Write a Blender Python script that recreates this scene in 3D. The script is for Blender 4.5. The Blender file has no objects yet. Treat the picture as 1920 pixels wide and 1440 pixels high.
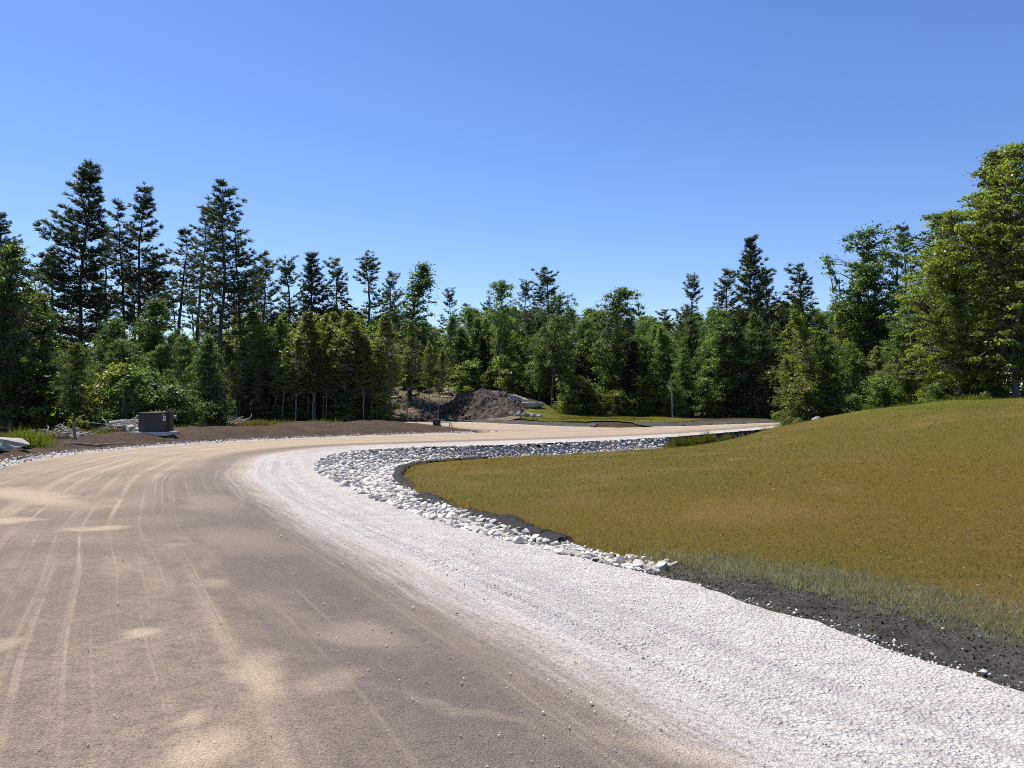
import bpy, bmesh, math, random
import numpy as np
from mathutils import Vector, Matrix, Euler

random.seed(7)
RNG = np.random.default_rng(7)
R = math.radians
S = bpy.context.scene
COL = S.collection
CAMZ, FPX, HORY = 1.6, 1442.0, 750.0        # eye height, focal length and horizon row of the 1920 px photograph

# ------------------------------------------------------------------ camera, sun, sky
cam_d = bpy.data.cameras.new('camera')
cam_d.sensor_width = 36.0
cam_d.lens = 36.0 * FPX / 1920.0
cam_d.clip_start, cam_d.clip_end = 0.1, 4000
cam = bpy.data.objects.new('camera', cam_d)
COL.objects.link(cam)
cam.location = (0, 0, CAMZ)
cam.rotation_euler = (R(90) + math.atan((HORY - 720.0) / FPX), 0, 0)
S.camera = cam

SUN_EL, SUN_AZ = R(61), R(-44)               # azimuth from +Y, negative = left of the view
w = bpy.data.worlds.new('World'); S.world = w; w.use_nodes = True
nt = w.node_tree; nt.nodes.clear()
sky = nt.nodes.new('ShaderNodeTexSky'); sky.sky_type = 'NISHITA'; sky.sun_disc = False
sky.sun_elevation = SUN_EL; sky.sun_rotation = SUN_AZ
sky.altitude = 300; sky.air_density = 1.0; sky.dust_density = 0.25; sky.ozone_density = 4.0
hs = nt.nodes.new('ShaderNodeHueSaturation'); hs.inputs['Hue'].default_value = 0.512
hs.inputs['Saturation'].default_value = 1.16
bg = nt.nodes.new('ShaderNodeBackground'); bg.inputs['Strength'].default_value = 0.114
wo = nt.nodes.new('ShaderNodeOutputWorld')
nt.links.new(sky.outputs[0], hs.inputs['Color']); nt.links.new(hs.outputs[0], bg.inputs[0]); nt.links.new(bg.outputs[0], wo.inputs[0])
sl = bpy.data.lights.new('sun', 'SUN'); sl.energy = 5.0; sl.angle = R(0.53); sl.color = (1.0, 0.945, 0.85)
so = bpy.data.objects.new('sun', sl); COL.objects.link(so)
sd = Vector((math.sin(SUN_AZ) * math.cos(SUN_EL), math.cos(SUN_AZ) * math.cos(SUN_EL), math.sin(SUN_EL)))
so.rotation_euler = (-sd).to_track_quat('-Z', 'Y').to_euler()
S.view_settings.view_transform = 'Standard'
S.view_settings.look = 'None'
S.view_settings.exposure = 0.48
S.view_settings.gamma = 1.0
S.cycles.max_bounces = 8
S.cycles.diffuse_bounces = 4
S.cycles.transmission_bounces = 5
S.cycles.filter_width = 1.0
S.cycles.use_denoising = False
S.cycles.glossy_bounces = 2

# ------------------------------------------------------------------ node helpers
class Mat:
    def __init__(self, name):
        self.m = bpy.data.materials.new(name); self.m.use_nodes = True
        self.nt = self.m.node_tree; self.nt.nodes.clear()
        self.out = self.nt.nodes.new('ShaderNodeOutputMaterial')
    def n(self, typ, ins=None, **props):
        x = self.nt.nodes.new('ShaderNode' + typ)
        for k, v in props.items(): setattr(x, k, v)
        for k, v in (ins or {}).items(): self.set(x.inputs[k], v)
        return x
    def set(self, sock, v):
        if isinstance(v, bpy.types.NodeSocket): self.nt.links.new(v, sock)
        elif isinstance(v, bpy.types.Node): self.nt.links.new(v.outputs[0], sock)
        else:
            if isinstance(v, tuple) and len(v) == 3 and sock.type == 'RGBA': v = v + (1.0,)
            sock.default_value = v
    def math(self, op, a, b=0.0, clamp=False):
        return self.n('Math', {0: a, 1: b}, operation=op, use_clamp=clamp).outputs[0]
    def mix(self, f, a, b, blend='MIX'):
        x = self.nt.nodes.new('ShaderNodeMix'); x.data_type = 'RGBA'; x.blend_type = blend
        self.set(x.inputs[0], f); self.set(x.inputs[6], a); self.set(x.inputs[7], b)
        return x.outputs[2]
    def rng(self, v, a, b, c=0.0, d=1.0, smooth=True):
        x = self.n('MapRange', {0: v, 1: a, 2: b, 3: c, 4: d})
        x.interpolation_type = 'SMOOTHSTEP' if smooth else 'LINEAR'
        return x.outputs[0]
    def pos(self):
        return self.n('NewGeometry').outputs['Position']
    def obj(self):
        return self.n('TexCoord').outputs['Object']
    def noise(self, vec, scale, detail=4, rough=0.55, dist=0.0):
        return self.n('TexNoise', {'Vector': vec, 'Scale': scale, 'Detail': detail, 'Roughness': rough, 'Distortion': dist}).outputs[0]
    def voro(self, vec, scale, feature='F1', out='Distance', rand=1.0):
        return self.n('TexVoronoi', {'Vector': vec, 'Scale': scale, 'Randomness': rand}, feature=feature).outputs[out]
    def vmul(self, vec, s):
        return self.n('VectorMath', {0: vec, 1: s}, operation='MULTIPLY').outputs[0]
    def attr(self, name, out='Fac'):
        return self.n('Attribute', attribute_name=name).outputs[out]
    def rand(self):
        return self.n('ObjectInfo').outputs['Random']
    def bump(self, h, strength, dist):
        return self.n('Bump', {'Height': h, 'Strength': strength, 'Distance': dist}).outputs[0]
    def pbr(self, col, rough=0.9, spec=0.2, normal=None, metal=0.0):
        p = self.n('BsdfPrincipled', {'Base Color': col, 'Roughness': rough, 'Specular IOR Level': spec, 'Metallic': metal})
        if normal is not None: self.set(p.inputs['Normal'], normal)
        return p.outputs[0]
    def done(self, shader):
        self.nt.links.new(shader, self.out.inputs[0]); return self.m

def leaf_mat(name, a, b, trans=0.35, tcol=(1.25, 1.4, 0.55), rough=0.42, spec=0.35, hvar=0.018, vvar=0.35):
    m = Mat(name)
    c = m.mix(m.attr('tint'), a, b)
    r = m.rand()
    h = m.n('HueSaturation', {'Hue': m.rng(r, 0, 1, 0.5 - hvar, 0.5 + hvar * 0.6, False),
                              'Value': m.rng(m.math('FRACT', m.math('MULTIPLY', r, 7.31)), 0, 1, 1 - vvar, 1 + vvar, False),
                              'Color': c}).outputs[0]
    p = m.pbr(h, rough, spec)
    t = m.n('BsdfTranslucent', {'Color': m.mix(1.0, h, tcol, 'MULTIPLY')}).outputs[0]
    x = m.n('MixShader', {0: trans}); m.set(x.inputs[1], p); m.set(x.inputs[2], t)
    return m.done(x.outputs[0])

def bark_mat(name, a, b, scale=6, stretch=0.15):
    m = Mat(name)
    v = m.vmul(m.obj(), (1, 1, stretch))
    n = m.noise(v, scale, 6, 0.7)
    c = m.mix(m.rng(n, 0.35, 0.65), a, b)
    return m.done(m.pbr(c, 0.95, 0.1, m.bump(n, 0.8, 0.03)))

def plain(name, a, b, scale, rough=0.9, spec=0.2, bump=0.5, bd=0.02, metal=0.0):
    m = Mat(name)
    n = m.noise(m.obj(), scale, 8, 0.65)
    n2 = m.noise(m.obj(), scale * 0.23, 4, 0.6)
    f = m.math('ADD', m.math('MULTIPLY', n, 0.6), m.math('MULTIPLY', n2, 0.4))
    return m.done(m.pbr(m.mix(m.rng(f, 0.36, 0.64), a, b), rough, spec, m.bump(n, bump, bd), metal))

# ------------------------------------------------------------------ mesh and object helpers
def mesh_np(name, V, polys, mats=(), tint=None, smooth=False, col=None, uv=None, midx=None):
    V = np.asarray(V, np.float32)
    me = bpy.data.meshes.new(name)
    polys = [np.asarray(p, np.int32) for p in polys if len(p)]
    tot = np.concatenate([np.full(len(p), p.shape[1], np.int32) for p in polys])
    idx = np.concatenate([p.ravel() for p in polys])
    start = np.concatenate([[0], np.cumsum(tot)[:-1]]).astype(np.int32)
    me.vertices.add(len(V)); me.vertices.foreach_set('co', V.ravel())
    me.loops.add(len(idx)); me.loops.foreach_set('vertex_index', idx)
    me.polygons.add(len(tot)); me.polygons.foreach_set('loop_start', start); me.polygons.foreach_set('loop_total', tot)
    if smooth: me.polygons.foreach_set('use_smooth', np.ones(len(tot), bool))
    if midx is not None: me.polygons.foreach_set('material_index', np.asarray(midx, np.int32))
    me.update(calc_edges=True)
    if tint is not None:
        a = me.attributes.new('tint', 'FLOAT', 'FACE'); a.data.foreach_set('value', np.asarray(tint, np.float32))
    if col is not None:
        dom = 'FACE' if len(col) == len(tot) else 'POINT'
        a = me.attributes.new('col', 'FLOAT_COLOR', dom)
        c4 = np.ones((len(col), 4), np.float32); c4[:, :3] = col
        a.data.foreach_set('color', c4.ravel())
    if uv is not None:
        l = me.uv_layers.new(name='UVMap'); l.data.foreach_set('uv', np.asarray(uv, np.float32)[idx].ravel())
    for m in mats: me.materials.append(m)
    return me

def tag(o, label=None, cat=None, group=None, kind=None):
    if label: o['label'] = label
    if cat: o['category'] = cat
    if group: o['group'] = group
    if kind: o['kind'] = kind
    return o

def link(name, me, parent=None, loc=None):
    o = bpy.data.objects.new(name, me); COL.objects.link(o)
    if parent is not None: o.parent = parent
    if loc is not None: o.location = loc
    return o

def empty(name, loc, rz=0.0):
    o = bpy.data.objects.new(name, None); COL.objects.link(o)
    o.location = loc; o.rotation_euler = (0, 0, rz); o.empty_display_size = 0.2
    return o

def tube(P, rad, sides=6, cap=True):
    """tapered tube along points P with radii rad -> (V, quads)"""
    P = np.asarray(P, float); n = len(P)
    T = np.gradient(P, axis=0); T /= np.linalg.norm(T, axis=1, keepdims=True) + 1e-9
    ref = np.where(np.abs(T[:, 2:3]) > 0.9, [[1.0, 0, 0]], [[0, 0, 1.0]])
    A = np.cross(T, ref); A /= np.linalg.norm(A, axis=1, keepdims=True) + 1e-9
    B = np.cross(T, A)
    a = np.arange(sides) / sides * 2 * np.pi
    rad = np.asarray(rad, float)
    V = P[:, None, :] + rad[:, None, None] * (np.cos(a)[None, :, None] * A[:, None, :] + np.sin(a)[None, :, None] * B[:, None, :])
    i = np.arange(n - 1)[:, None] * sides; j = np.arange(sides)[None, :]; k = (j + 1) % sides
    Q = np.stack([i + j, i + k, i + sides + k, i + sides + j], -1).reshape(-1, 4)
    return V.reshape(-1, 3), Q

class Acc:
    """accumulates several numpy pieces into ONE mesh"""
    def __init__(self): self.V = []; self.F = {}; self.n = 0
    def add(self, V, F):
        self.V.append(np.asarray(V, np.float32)); self.F.setdefault(F.shape[1], []).append(F + self.n); self.n += len(V)
    def tube(self, P, r, s=6): self.add(*tube(P, r, s))
    def mesh(self, name, mats=(), **k):
        return mesh_np(name, np.concatenate(self.V), [np.concatenate(f) for f in self.F.values()], mats, **k)

def bevel_box(bm, cx, cy, cz, sx, sy, sz, bev=0.01, top_scale=1.0):
    g = bmesh.ops.create_cube(bm, size=1.0)
    vs = g['verts']
    for v in vs:
        k = top_scale if v.co.z > 0 else 1.0
        v.co = Vector((v.co.x * sx * k + cx, v.co.y * sy * k + cy, v.co.z * sz + cz))
    if bev:
        es = list({e for v in vs for e in v.link_edges})
        bmesh.ops.bevel(bm, geom=es, offset=bev, segments=2, affect='EDGES', profile=0.6)

def bm_mesh(name, bm, mat):
    me = bpy.data.meshes.new(name); bm.to_mesh(me); bm.free()
    if mat: me.materials.append(mat)
    return me

# ------------------------------------------------------------------ plan: polylines on the ground, metres
def catmull(P, n=12):
    P = np.asarray(P, float)
    Q = np.vstack([2 * P[0] - P[1], P, 2 * P[-1] - P[-2]])
    out = []
    t = np.arange(n) / n
    for i in range(1, len(Q) - 2):
        a, b, c, d = Q[i - 1], Q[i], Q[i + 1], Q[i + 2]
        tt = t[:, None]
        out.append(0.5 * (2 * b + (c - a) * tt + (2 * a - 5 * b + 4 * c - d) * tt ** 2 + (3 * b - a - 3 * c + d) * tt ** 3))
    out.append(P[-1:])
    return np.concatenate(out)

INNER = [(6.5, -6), (3.7, 0), (1.57, 3.34), (.66, 5.0), (-.04, 6.2), (-1.0, 7.95), (-2.47, 10.5), (-4.05, 13.6), (-5.4, 16.5), (-6.0, 18.5), (-6.6, 20.7),
         (-6.7, 22.8), (-6.1, 25.1), (-4.8, 26.8), (-1.2, 29.2), (2.6, 31.4), (6.4, 34.4), (9.6, 38), (12.8, 42), (17.7, 48), (24, 52.5), (32, 55)]
OUTER = [(.5, -9.5), (-2.3, -3.3), (-4.4, 0), (-5.5, 2), (-6.4, 3.6), (-7.4, 6), (-9, 9), (-10.7, 13), (-11.7, 16.8), (-12.5, 19.7), (-12.9, 22.6),
         (-12.5, 25.4), (-11.2, 28.6), (-8.7, 32), (-4.4, 35.6), (0, 39.2), (3.5, 42.5), (7, 45), (11, 47), (16, 51.3), (23, 56.5), (31.5, 59)]
SHO = [(9.5, -6), (5.6, -.5), (3.3, 3.2), (2.5, 4.7), (2.0, 5.7), (1.1, 7.15), (-.6, 9.4), (-2.35, 12.6), (-4.0, 16.2), (-4.65, 18.3), (-5.05, 20.6),
       (-5.15, 22.4), (-4.7, 24), (-3.3, 25.5), (-.3, 26.9), (2.9, 29.2), (6.4, 32.4), (9.9, 36.6), (13.1, 40.8), (18, 47), (24.3, 51.5), (32, 54)]
EDGE = [(12.5, -6), (7.6, -.5), (4.5, 3.5), (3.6, 5.4), (3.0, 6.5), (2.0, 8.1), (.96, 9.9), (0, 12), (-1.3, 14.4), (-2.45, 17.5), (-3.0, 20.6),
        (-2.85, 23.3), (-1.1, 25.4), (2.1, 27.6), (6, 30.8), (9.4, 34.8), (12.8, 39.6), (16.6, 45)]
LBACK = [(19.5, 45.5), (21.5, 42.5), (25, 40), (32, 38), (50, 36), (50, -6)]
BN = [(3.0, 41.0), (-.6, 39.2), (-2.7, 41.2), (-5.4, 47.6), (-8, 53.0), (-12, 57), (-18, 60)]
BF = [(6.2, 45.0), (3.2, 46.2), (.4, 50), (-3.0, 55), (-7, 58), (-11.5, 60.5), (-18, 63.5)]
inner, outer, sho, edge = catmull(INNER), catmull(OUTER), catmull(SHO), catmull(EDGE)
bn, bf = catmull(BN), catmull(BF)
POLY_ROAD = np.vstack([inner, outer[::-1]])
POLY_BRANCH = np.vstack([bn, bf[::-1]])
POLY_IN = np.vstack([sho, [(60, 56), (60, -6)]])
POLY_SHOULDER = np.vstack([inner, sho[::-1]])
edge_near, edge_far = edge[:12 * 11:3], edge[12 * 11::3]
outer_c, sho_c, edge_c, bn_c, bf_c = outer[::4], sho[::3], edge[::3], bn[::4], bf[::4]
POLY_LAWN = np.vstack([edge, LBACK])

def inside(P, poly):
    x, y = P[:, 0], P[:, 1]; r = np.zeros(len(P), bool)
    a = poly; b = np.roll(poly, -1, 0)
    for (x0, y0), (x1, y1) in zip(a, b):
        if y0 == y1: continue
        c = ((y0 > y) != (y1 > y)) & (x < (x1 - x0) * (y - y0) / (y1 - y0) + x0)
        r ^= c
    return r

def pdist(P, line, want=False):
    best = np.full(len(P), 1e9); bp = np.zeros((len(P), 2))
    for a, b in zip(line[:-1], line[1:]):
        d = b - a; L = d @ d
        if L < 1e-12: continue
        t = np.clip(((P - a) @ d) / L, 0, 1)
        q = a + t[:, None] * d
        e = ((P - q) ** 2).sum(1)
        k = e < best; best[k] = e[k]; bp[k] = q[k]
    return (np.sqrt(best), bp) if want else np.sqrt(best)

def ss(a, b, x):
    t = np.clip((x - a) / (b - a), 0, 1); return t * t * (3 - 2 * t)

def vnoise(P, scale, seed=0, octs=3):
    """cheap smooth value noise, -1..1"""
    r = np.random.default_rng(seed + 991); tot = np.zeros(len(P)); amp = 1.0; norm = 0.0
    for o in range(octs):
        G = r.uniform(-1, 1, (64, 64)); q = P[:, :2] * scale * 2 ** o + r.uniform(0, 64, 2)
        i = np.floor(q).astype(int); f = q - i; f = f * f * (3 - 2 * f)
        i0 = i % 64; i1 = (i + 1) % 64
        v = (G[i0[:, 0], i0[:, 1]] * (1 - f[:, 0]) + G[i1[:, 0], i0[:, 1]] * f[:, 0]) * (1 - f[:, 1]) + \
            (G[i0[:, 0], i1[:, 1]] * (1 - f[:, 0]) + G[i1[:, 0], i1[:, 1]] * f[:, 0]) * f[:, 1]
        tot += v * amp; norm += amp; amp *= 0.5
    return tot / norm

def edge_z(Y): return -0.10 - 0.24 * ss(6.5, 11, Y)

def H(P):
    P = np.atleast_2d(np.asarray(P, float))[:, :2]
    X, Y = P[:, 0], P[:, 1]
    z = np.zeros(len(P))
    d_road = np.minimum(pdist(P, outer_c), np.minimum(pdist(P, bn_c), pdist(P, bf_c)))
    onroad = (pdist(P, sho_c) < .35) | (pdist(P, inner[::3]) < .35) | inside(P, POLY_ROAD) | inside(P, POLY_BRANCH) | inside(P, POLY_SHOULDER)
    d_road[onroad] = 0
    hill = 2.5 * ss(57.5, 71, Y) * ss(7, 0, X) * ss(-24, -12, X)
    hill += 0.7 * np.exp(-((X - .9) / 2.6) ** 2 - ((Y - 61.5) / 3.2) ** 2) * ss(53, 57, Y)
    far = ss(70, 140, Y) * 1.0
    out = 0.28 * ss(.5, 3.2, d_road) + 0.16 * vnoise(P, .35, 3) * ss(1.0, 6, d_road) + hill + far
    inn = inside(P, POLY_IN); law = inside(P, POLY_LAWN)
    dS = pdist(P, sho_c); dE = pdist(P, edge_c)
    t = dS / (dS + dE + 1e-6)
    ez = edge_z(Y)
    ditch = ez * t - 0.24 * np.sin(np.pi * t) * ss(6.8, 9, Y)
    dN, dF = pdist(P, edge_near), pdist(P, edge_far)
    front = ez + (0.045 * dN + 0.0030 * dN ** 2 * ss(4, 13, X)) * ss(0, 5, dF)
    Yc = np.maximum(Y, 34)
    crest = np.interp(X * 34 / Yc, [5, 8, 10, 12.3, 13.9, 15.6, 17.45, 19.3, 22.6, 40], [-.3, -.1, .1, .47, .84, 1.14, 1.32, 1.56, 1.63, 1.75]) - .05 * (Yc - 34)
    k = ss(14, 33, Y) * ss(0, 3.2, dF)
    lawn = front * (1 - k) + crest * k + 0.03 * vnoise(P, .25, 9) * ss(0, 2, dE)
    back = np.where(law | ~inn, 0, 1)
    # behind the mound the wood's floor falls gently back to road level
    back = np.where(law | ~inn, 0, 1)
    z = np.where(inn, np.where(law, lawn, ditch), out)
    behind = inn & ~law & (X > 16.6) & (dE > 0.5)
    bl = pdist(P, np.array([(16.6, 45)] + LBACK[:5]))
    z = np.where(behind, np.clip(0.9 * ss(16, 24, X) + 0.6 * ss(24, 40, X), 0, 2) * ss(0, 4, dS), z)
    return z

def h1(x, y): return float(H(np.array([[x, y]]))[0])

def to_px(x, y, z):
    return 960 + FPX * x / y, HORY - FPX * (z - CAMZ) / y

# ------------------------------------------------------------------ materials
def asphalt():
    m = Mat('dusty_asphalt')
    uv = m.n('UVMap').outputs[0]; P = m.pos()
    sx = m.n('SeparateXYZ', {0: uv})
    s, t = sx.outputs[0], sx.outputs[1]
    grain = m.noise(P, 75, 3, 0.7)
    stones = m.voro(P, 90)
    mid = m.noise(P, 9, 5, 0.65)
    big = m.noise(P, 0.7, 4, 0.6)
    base = m.mix(m.rng(big, 0.33, 0.68), (0.170, 0.132, 0.098), (0.262, 0.204, 0.152))
    base = m.mix(m.rng(mid, 0.38, 0.7, 0, 0.55), base, (0.105, 0.088, 0.078))
    gr2 = m.noise(P, 34, 4, 0.75)
    base = m.mix(m.rng(grain, 0.45, 0.70, 0, 0.7), base, (0.36, 0.295, 0.235))
    base = m.mix(m.rng(gr2, 0.50, 0.72, 0, 0.75), base, (0.062, 0.050, 0.043))
    base = m.mix(m.rng(stones, 0.0, 0.35, 0.55, 0), base, (0.06, 0.05, 0.046))
    # tan dust drawn along the road by wheels
    wob = m.math('MULTIPLY', m.math('SUBTRACT', m.noise(m.vmul(uv, (0.06, .1, 0)), 1.0, 2), 0.5), 2.2)
    tv = m.n('CombineXYZ', {0: m.math('MULTIPLY', s, 0.035), 1: m.math('ADD', m.math('MULTIPLY', t, 1.35), wob), 2: 0.0}).outputs[0]
    st = m.noise(tv, 1.0, 5, 0.6)
    tv2 = m.n('CombineXYZ', {0: m.math('MULTIPLY', s, 0.05), 1: m.math('ADD', m.math('MULTIPLY', t, 9.0), m.math('MULTIPLY', wob, 3.0)), 2: 3.0}).outputs[0]
    fine = m.noise(tv2, 1.0, 3, 0.6)
    patch = m.noise(m.n('CombineXYZ', {0: m.math('MULTIPLY', s, 0.22), 1: m.math('MULTIPLY', t, .75), 2: 7.0}).outputs[0], 1.0, 5, 0.62, 0.5)
    far = m.rng(s, 16, 38, 0.0, 1.0)
    tan = m.mix(m.noise(P, 0.5, 2), (0.52, 0.40, 0.265), (0.47, 0.39, 0.29))
    d = m.math('MULTIPLY', m.rng(st, 0.49, 0.64), m.math('ADD', 0.55, m.math('MULTIPLY', far, 0.3)))
    d2 = m.math('MULTIPLY', m.rng(patch, 0.52, 0.72), 0.6)
    d = m.math('MAXIMUM', d, d2)
    d = m.math('MAXIMUM', d, m.math('MULTIPLY', far, m.rng(m.noise(tv, 1.7, 3), 0.3, 0.62, 0.38, 0.85)))
    d = m.math('ADD', d, m.math('MULTIPLY', m.math('MULTIPLY', m.rng(fine, 0.53, 0.68), m.rng(m.noise(P, 0.45, 4, 0.7), 0.34, 0.60)), 0.72))
    # spilled sand spots, each with its own place and drawn-out shape
    dist = m.n('TexNoise', {'Vector': P, 'Scale': 2.2, 'Detail': 5.0}).outputs['Color']
    dv = m.n('VectorMath', {0: dist, 1: (0.5, 0.5, 0.5)}, operation='SUBTRACT').outputs[0]
    dv = m.n('VectorMath', {0: dv, 1: (0.55, 0.55, 0.0)}, operation='MULTIPLY').outputs[0]
    PP = m.n('VectorMath', {0: P, 1: dv}, operation='ADD').outputs[0]
    spots = [(183, 990, .42, .24, 20, .9), (12, 975, .5, .3, 10, .9), (92, 934, .4, .16, 10, .7), (265, 1186, .16, .13, 0, .75),
             (490, 1265, .18, .42, 25, .85), (375, 1400, .17, .26, 5, .9), (372, 1340, .09, .10, 0, .6), (690, 1185, .40, .22, -30, .85), (620, 1275, .22, .2, 20, .6),
             (400, 940, .45, 1.6, 30, .7), (470, 1010, .45, 1.1, 40, .55), (60, 930, .5, 2.2, 50, .8), (210, 948, .2, .12, 0, .5), (1065, 1235, .1, .1, 0, .5),
             (1250, 1400, .12, .5, 62, .55), (870, 1330, .06, .55, 58, .45), (340, 1020, .22, .13, 0, .35), (410, 1090, .2, .12, -30, .5), (20, 1200, .12, .14, 0, .5)]
    spot = 0.0
    for (px, py, a, b, rot, k) in spots:
        Y = FPX * CAMZ / (py - HORY); X = (px - 960) / FPX * Y
        mp = m.n('Mapping', {'Vector': PP, 'Location': (X, Y, 0.0), 'Rotation': (0, 0, R(rot)), 'Scale': (a, b, 1.0)}, vector_type='TEXTURE').outputs[0]
        ln = m.n('VectorMath', {0: mp}, operation='LENGTH').outputs['Value']
        spot = m.math('MAXIMUM', spot, m.math('MULTIPLY', m.rng(ln, 1.45, 0.3, 0, min(1, k * 1.3)), m.rng(mid, 0.25, 0.6, 0.7, 1)))
    d = m.math('MULTIPLY', m.math('MULTIPLY', m.math('MAXIMUM', d, spot), m.rng(grain, 0.3, 0.62, 0.66, 1.0)), m.rng(gr2, 0.3, 0.62, 1.0, 0.72), True)
    col = m.mix(d, base, tan)
    # grey-white stone dust spilling over from the gravel shoulder
    wt = m.math('ADD', t, m.math('MULTIPLY', m.math('SUBTRACT', st, 0.5), 1.5))
    sv = m.n('CombineXYZ', {0: m.math('MULTIPLY', s, 0.9), 1: m.math('MULTIPLY', t, 14.0), 2: 1.0}).outputs[0]
    wt = m.math('ADD', wt, m.math('MULTIPLY', m.math('SUBTRACT', m.noise(sv, 1.0, 5, 0.7), 0.5), 1.3))
    wd = m.math('MULTIPLY', m.rng(wt, 0.95, -0.1), m.rng(m.noise(P, 30, 4, 0.75), 0.32, 0.60, 0.2, 1))
    dark = m.math('MULTIPLY', m.rng(wt, 2.6, 1.2), m.rng(t, 0.35, 0.9))
    col = m.mix(m.math('MULTIPLY', dark, 0.55), col, (0.105, 0.092, 0.088))
    col = m.mix(m.math('MULTIPLY', wd, 0.85), col, (0.56, 0.53, 0.505))
    ot = m.rng(m.math('ADD', t, m.math('MULTIPLY', m.math('SUBTRACT', mid, .5), .8)), 6.4, 6.9, 0, 0.5)
    hgt = m.math('ADD', m.math('MULTIPLY', grain, 0.6), m.math('ADD', m.math('MULTIPLY', mid, 0.9), m.math('MULTIPLY', stones, 0.7)))
    return m.done(m.pbr(col, 0.92, 0.18, m.bump(hgt, 0.9, 0.013)))

def gravel_mat(name='white_crushed_stone', a=(0.71, 0.67, 0.62), b=(0.53, 0.495, 0.455), dirt=(0.30, 0.25, 0.21)):
    m = Mat(name)
    P = m.pos()
    v = m.voro(P, 48); v2 = m.voro(P, 20); n = m.noise(P, 3.2, 6, 0.65); g = m.noise(P, 95, 3, 0.7)
    uv = m.n('UVMap').outputs[0]; sx = m.n('SeparateXYZ', {0: uv})
    pale = m.voro(P, 48, 'F1', 'Color')
    pv = m.n('SeparateXYZ', {0: pale}).outputs[0]
    c = m.mix(m.rng(n, 0.3, 0.72), a, b)
    c = m.mix(m.rng(pv, 0.35, 1.0, 0, 0.5), c, (0.47, 0.45, 0.44))
    c = m.mix(m.rng(v, 0.32, 0.62, 0, 0.55), c, dirt)
    c = m.mix(m.rng(m.noise(P, 1.1, 5, 0.7), 0.55, 0.72, 0, 0.6), c, (0.47, 0.39, 0.33))
    sv = m.n('CombineXYZ', {0: m.math('MULTIPLY', sx.outputs[0], 0.25), 1: m.math('MULTIPLY', sx.outputs[1], 5.0), 2: 0.0}).outputs[0]
    c = m.mix(m.math('MULTIPLY', m.rng(m.noise(sv, 1.0, 5, 0.65), 0.42, 0.60, 0, 0.8), m.rng(sx.outputs[1], 1.7, 0.5, 0.15, 1)), c, (0.36, 0.34, 0.33))
    c = m.mix(m.rng(m.noise(P, 38, 4, 0.8), 0.56, 0.68, 0, 0.7), c, (0.24, 0.20, 0.17))
    ridge = m.n('TexWave', {'Vector': m.n('CombineXYZ', {0: sx.outputs[0], 1: 0.0, 2: 0.0}).outputs[0], 'Scale': 2.3, 'Distortion': 3.5, 'Detail': 3.0, 'Detail Scale': 2.0}).outputs[1]
    hgt = m.math('ADD', m.math('MULTIPLY', v, -0.55), m.math('ADD', m.math('MULTIPLY', n, 0.8), m.math('ADD', m.math('MULTIPLY', g, 0.35), m.math('ADD', m.math('MULTIPLY', v2, -0.5), m.math('MULTIPLY', m.math('MULTIPLY', ridge, m.rng(m.noise(P, 0.9, 3), 0.46, 0.66)), 0.38)))))
    return m.done(m.pbr(c, 0.95, 0.15, m.bump(hgt, 0.9, 0.035)))

def soil_mat(name, a, b, c, sc=1.0):
    m = Mat(name); P = m.pos()
    n = m.noise(P, 1.4 * sc, 7, 0.7); g = m.noise(P, 22 * sc, 5, 0.7); v = m.voro(P, 14 * sc)
    col = m.mix(m.rng(n, 0.32, 0.68), a, b)
    col = m.mix(m.rng(g, 0.55, 0.78, 0, 0.8), col, c)
    col = m.mix(m.rng(v, 0.0, 0.3, 0.5, 0), col, tuple(x * 0.5 for x in a))
    hgt = m.math('ADD', m.math('MULTIPLY', n, 1.4), m.math('ADD', m.math('MULTIPLY', g, 0.8), m.math('MULTIPLY', v, 0.5)))
    return m.done(m.pbr(col, 0.97, 0.08, m.bump(hgt, 1.0, 0.06)))

def forest_floor():
    m = Mat('forest_floor'); P = m.pos()
    n = m.noise(P, 0.8, 6, 0.65); g = m.noise(P, 14, 5, 0.7)
    c = m.mix(m.rng(n, 0.35, 0.65), (0.045, 0.034, 0.022), (0.075, 0.058, 0.034))
    c = m.mix(m.rng(g, 0.5, 0.8, 0, 0.7), c, (0.12, 0.085, 0.05))
    return m.done(m.pbr(c, 0.97, 0.05, m.bump(m.math('ADD', n, g), 0.9, 0.08)))

def col_mat(name, rough=0.9, spec=0.12, trans=0.0, bumpy=0.0):
    m = Mat(name)
    c = m.attr('col', 'Color')
    if bumpy:
        P = m.pos(); n = m.noise(P, 30, 6, 0.75); n2 = m.noise(P, 2.0, 5, 0.7)
        c = m.mix(1.0, c, m.mix(m.rng(n, 0.25, 0.75), (0.55, 0.55, 0.55), (1.35, 1.3, 1.2)), 'MULTIPLY')
        c = m.mix(m.rng(n2, 0.5, 0.75, 0, 0.45), c, (0.16, 0.105, 0.045))
        p = m.pbr(c, rough, spec, m.bump(m.math('ADD', n, n2), bumpy, 0.04))
    else:
        p = m.pbr(c, rough, spec)
    if trans:
        t = m.n('BsdfTranslucent', {'Color': m.mix(1.0, c, (1.4, 1.25, 0.7), 'MULTIPLY')}).outputs[0]
        x = m.n('MixShader', {0: trans}); m.set(x.inputs[1], p); m.set(x.inputs[2], t); p = x.outputs[0]
    return m.done(p)

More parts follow.
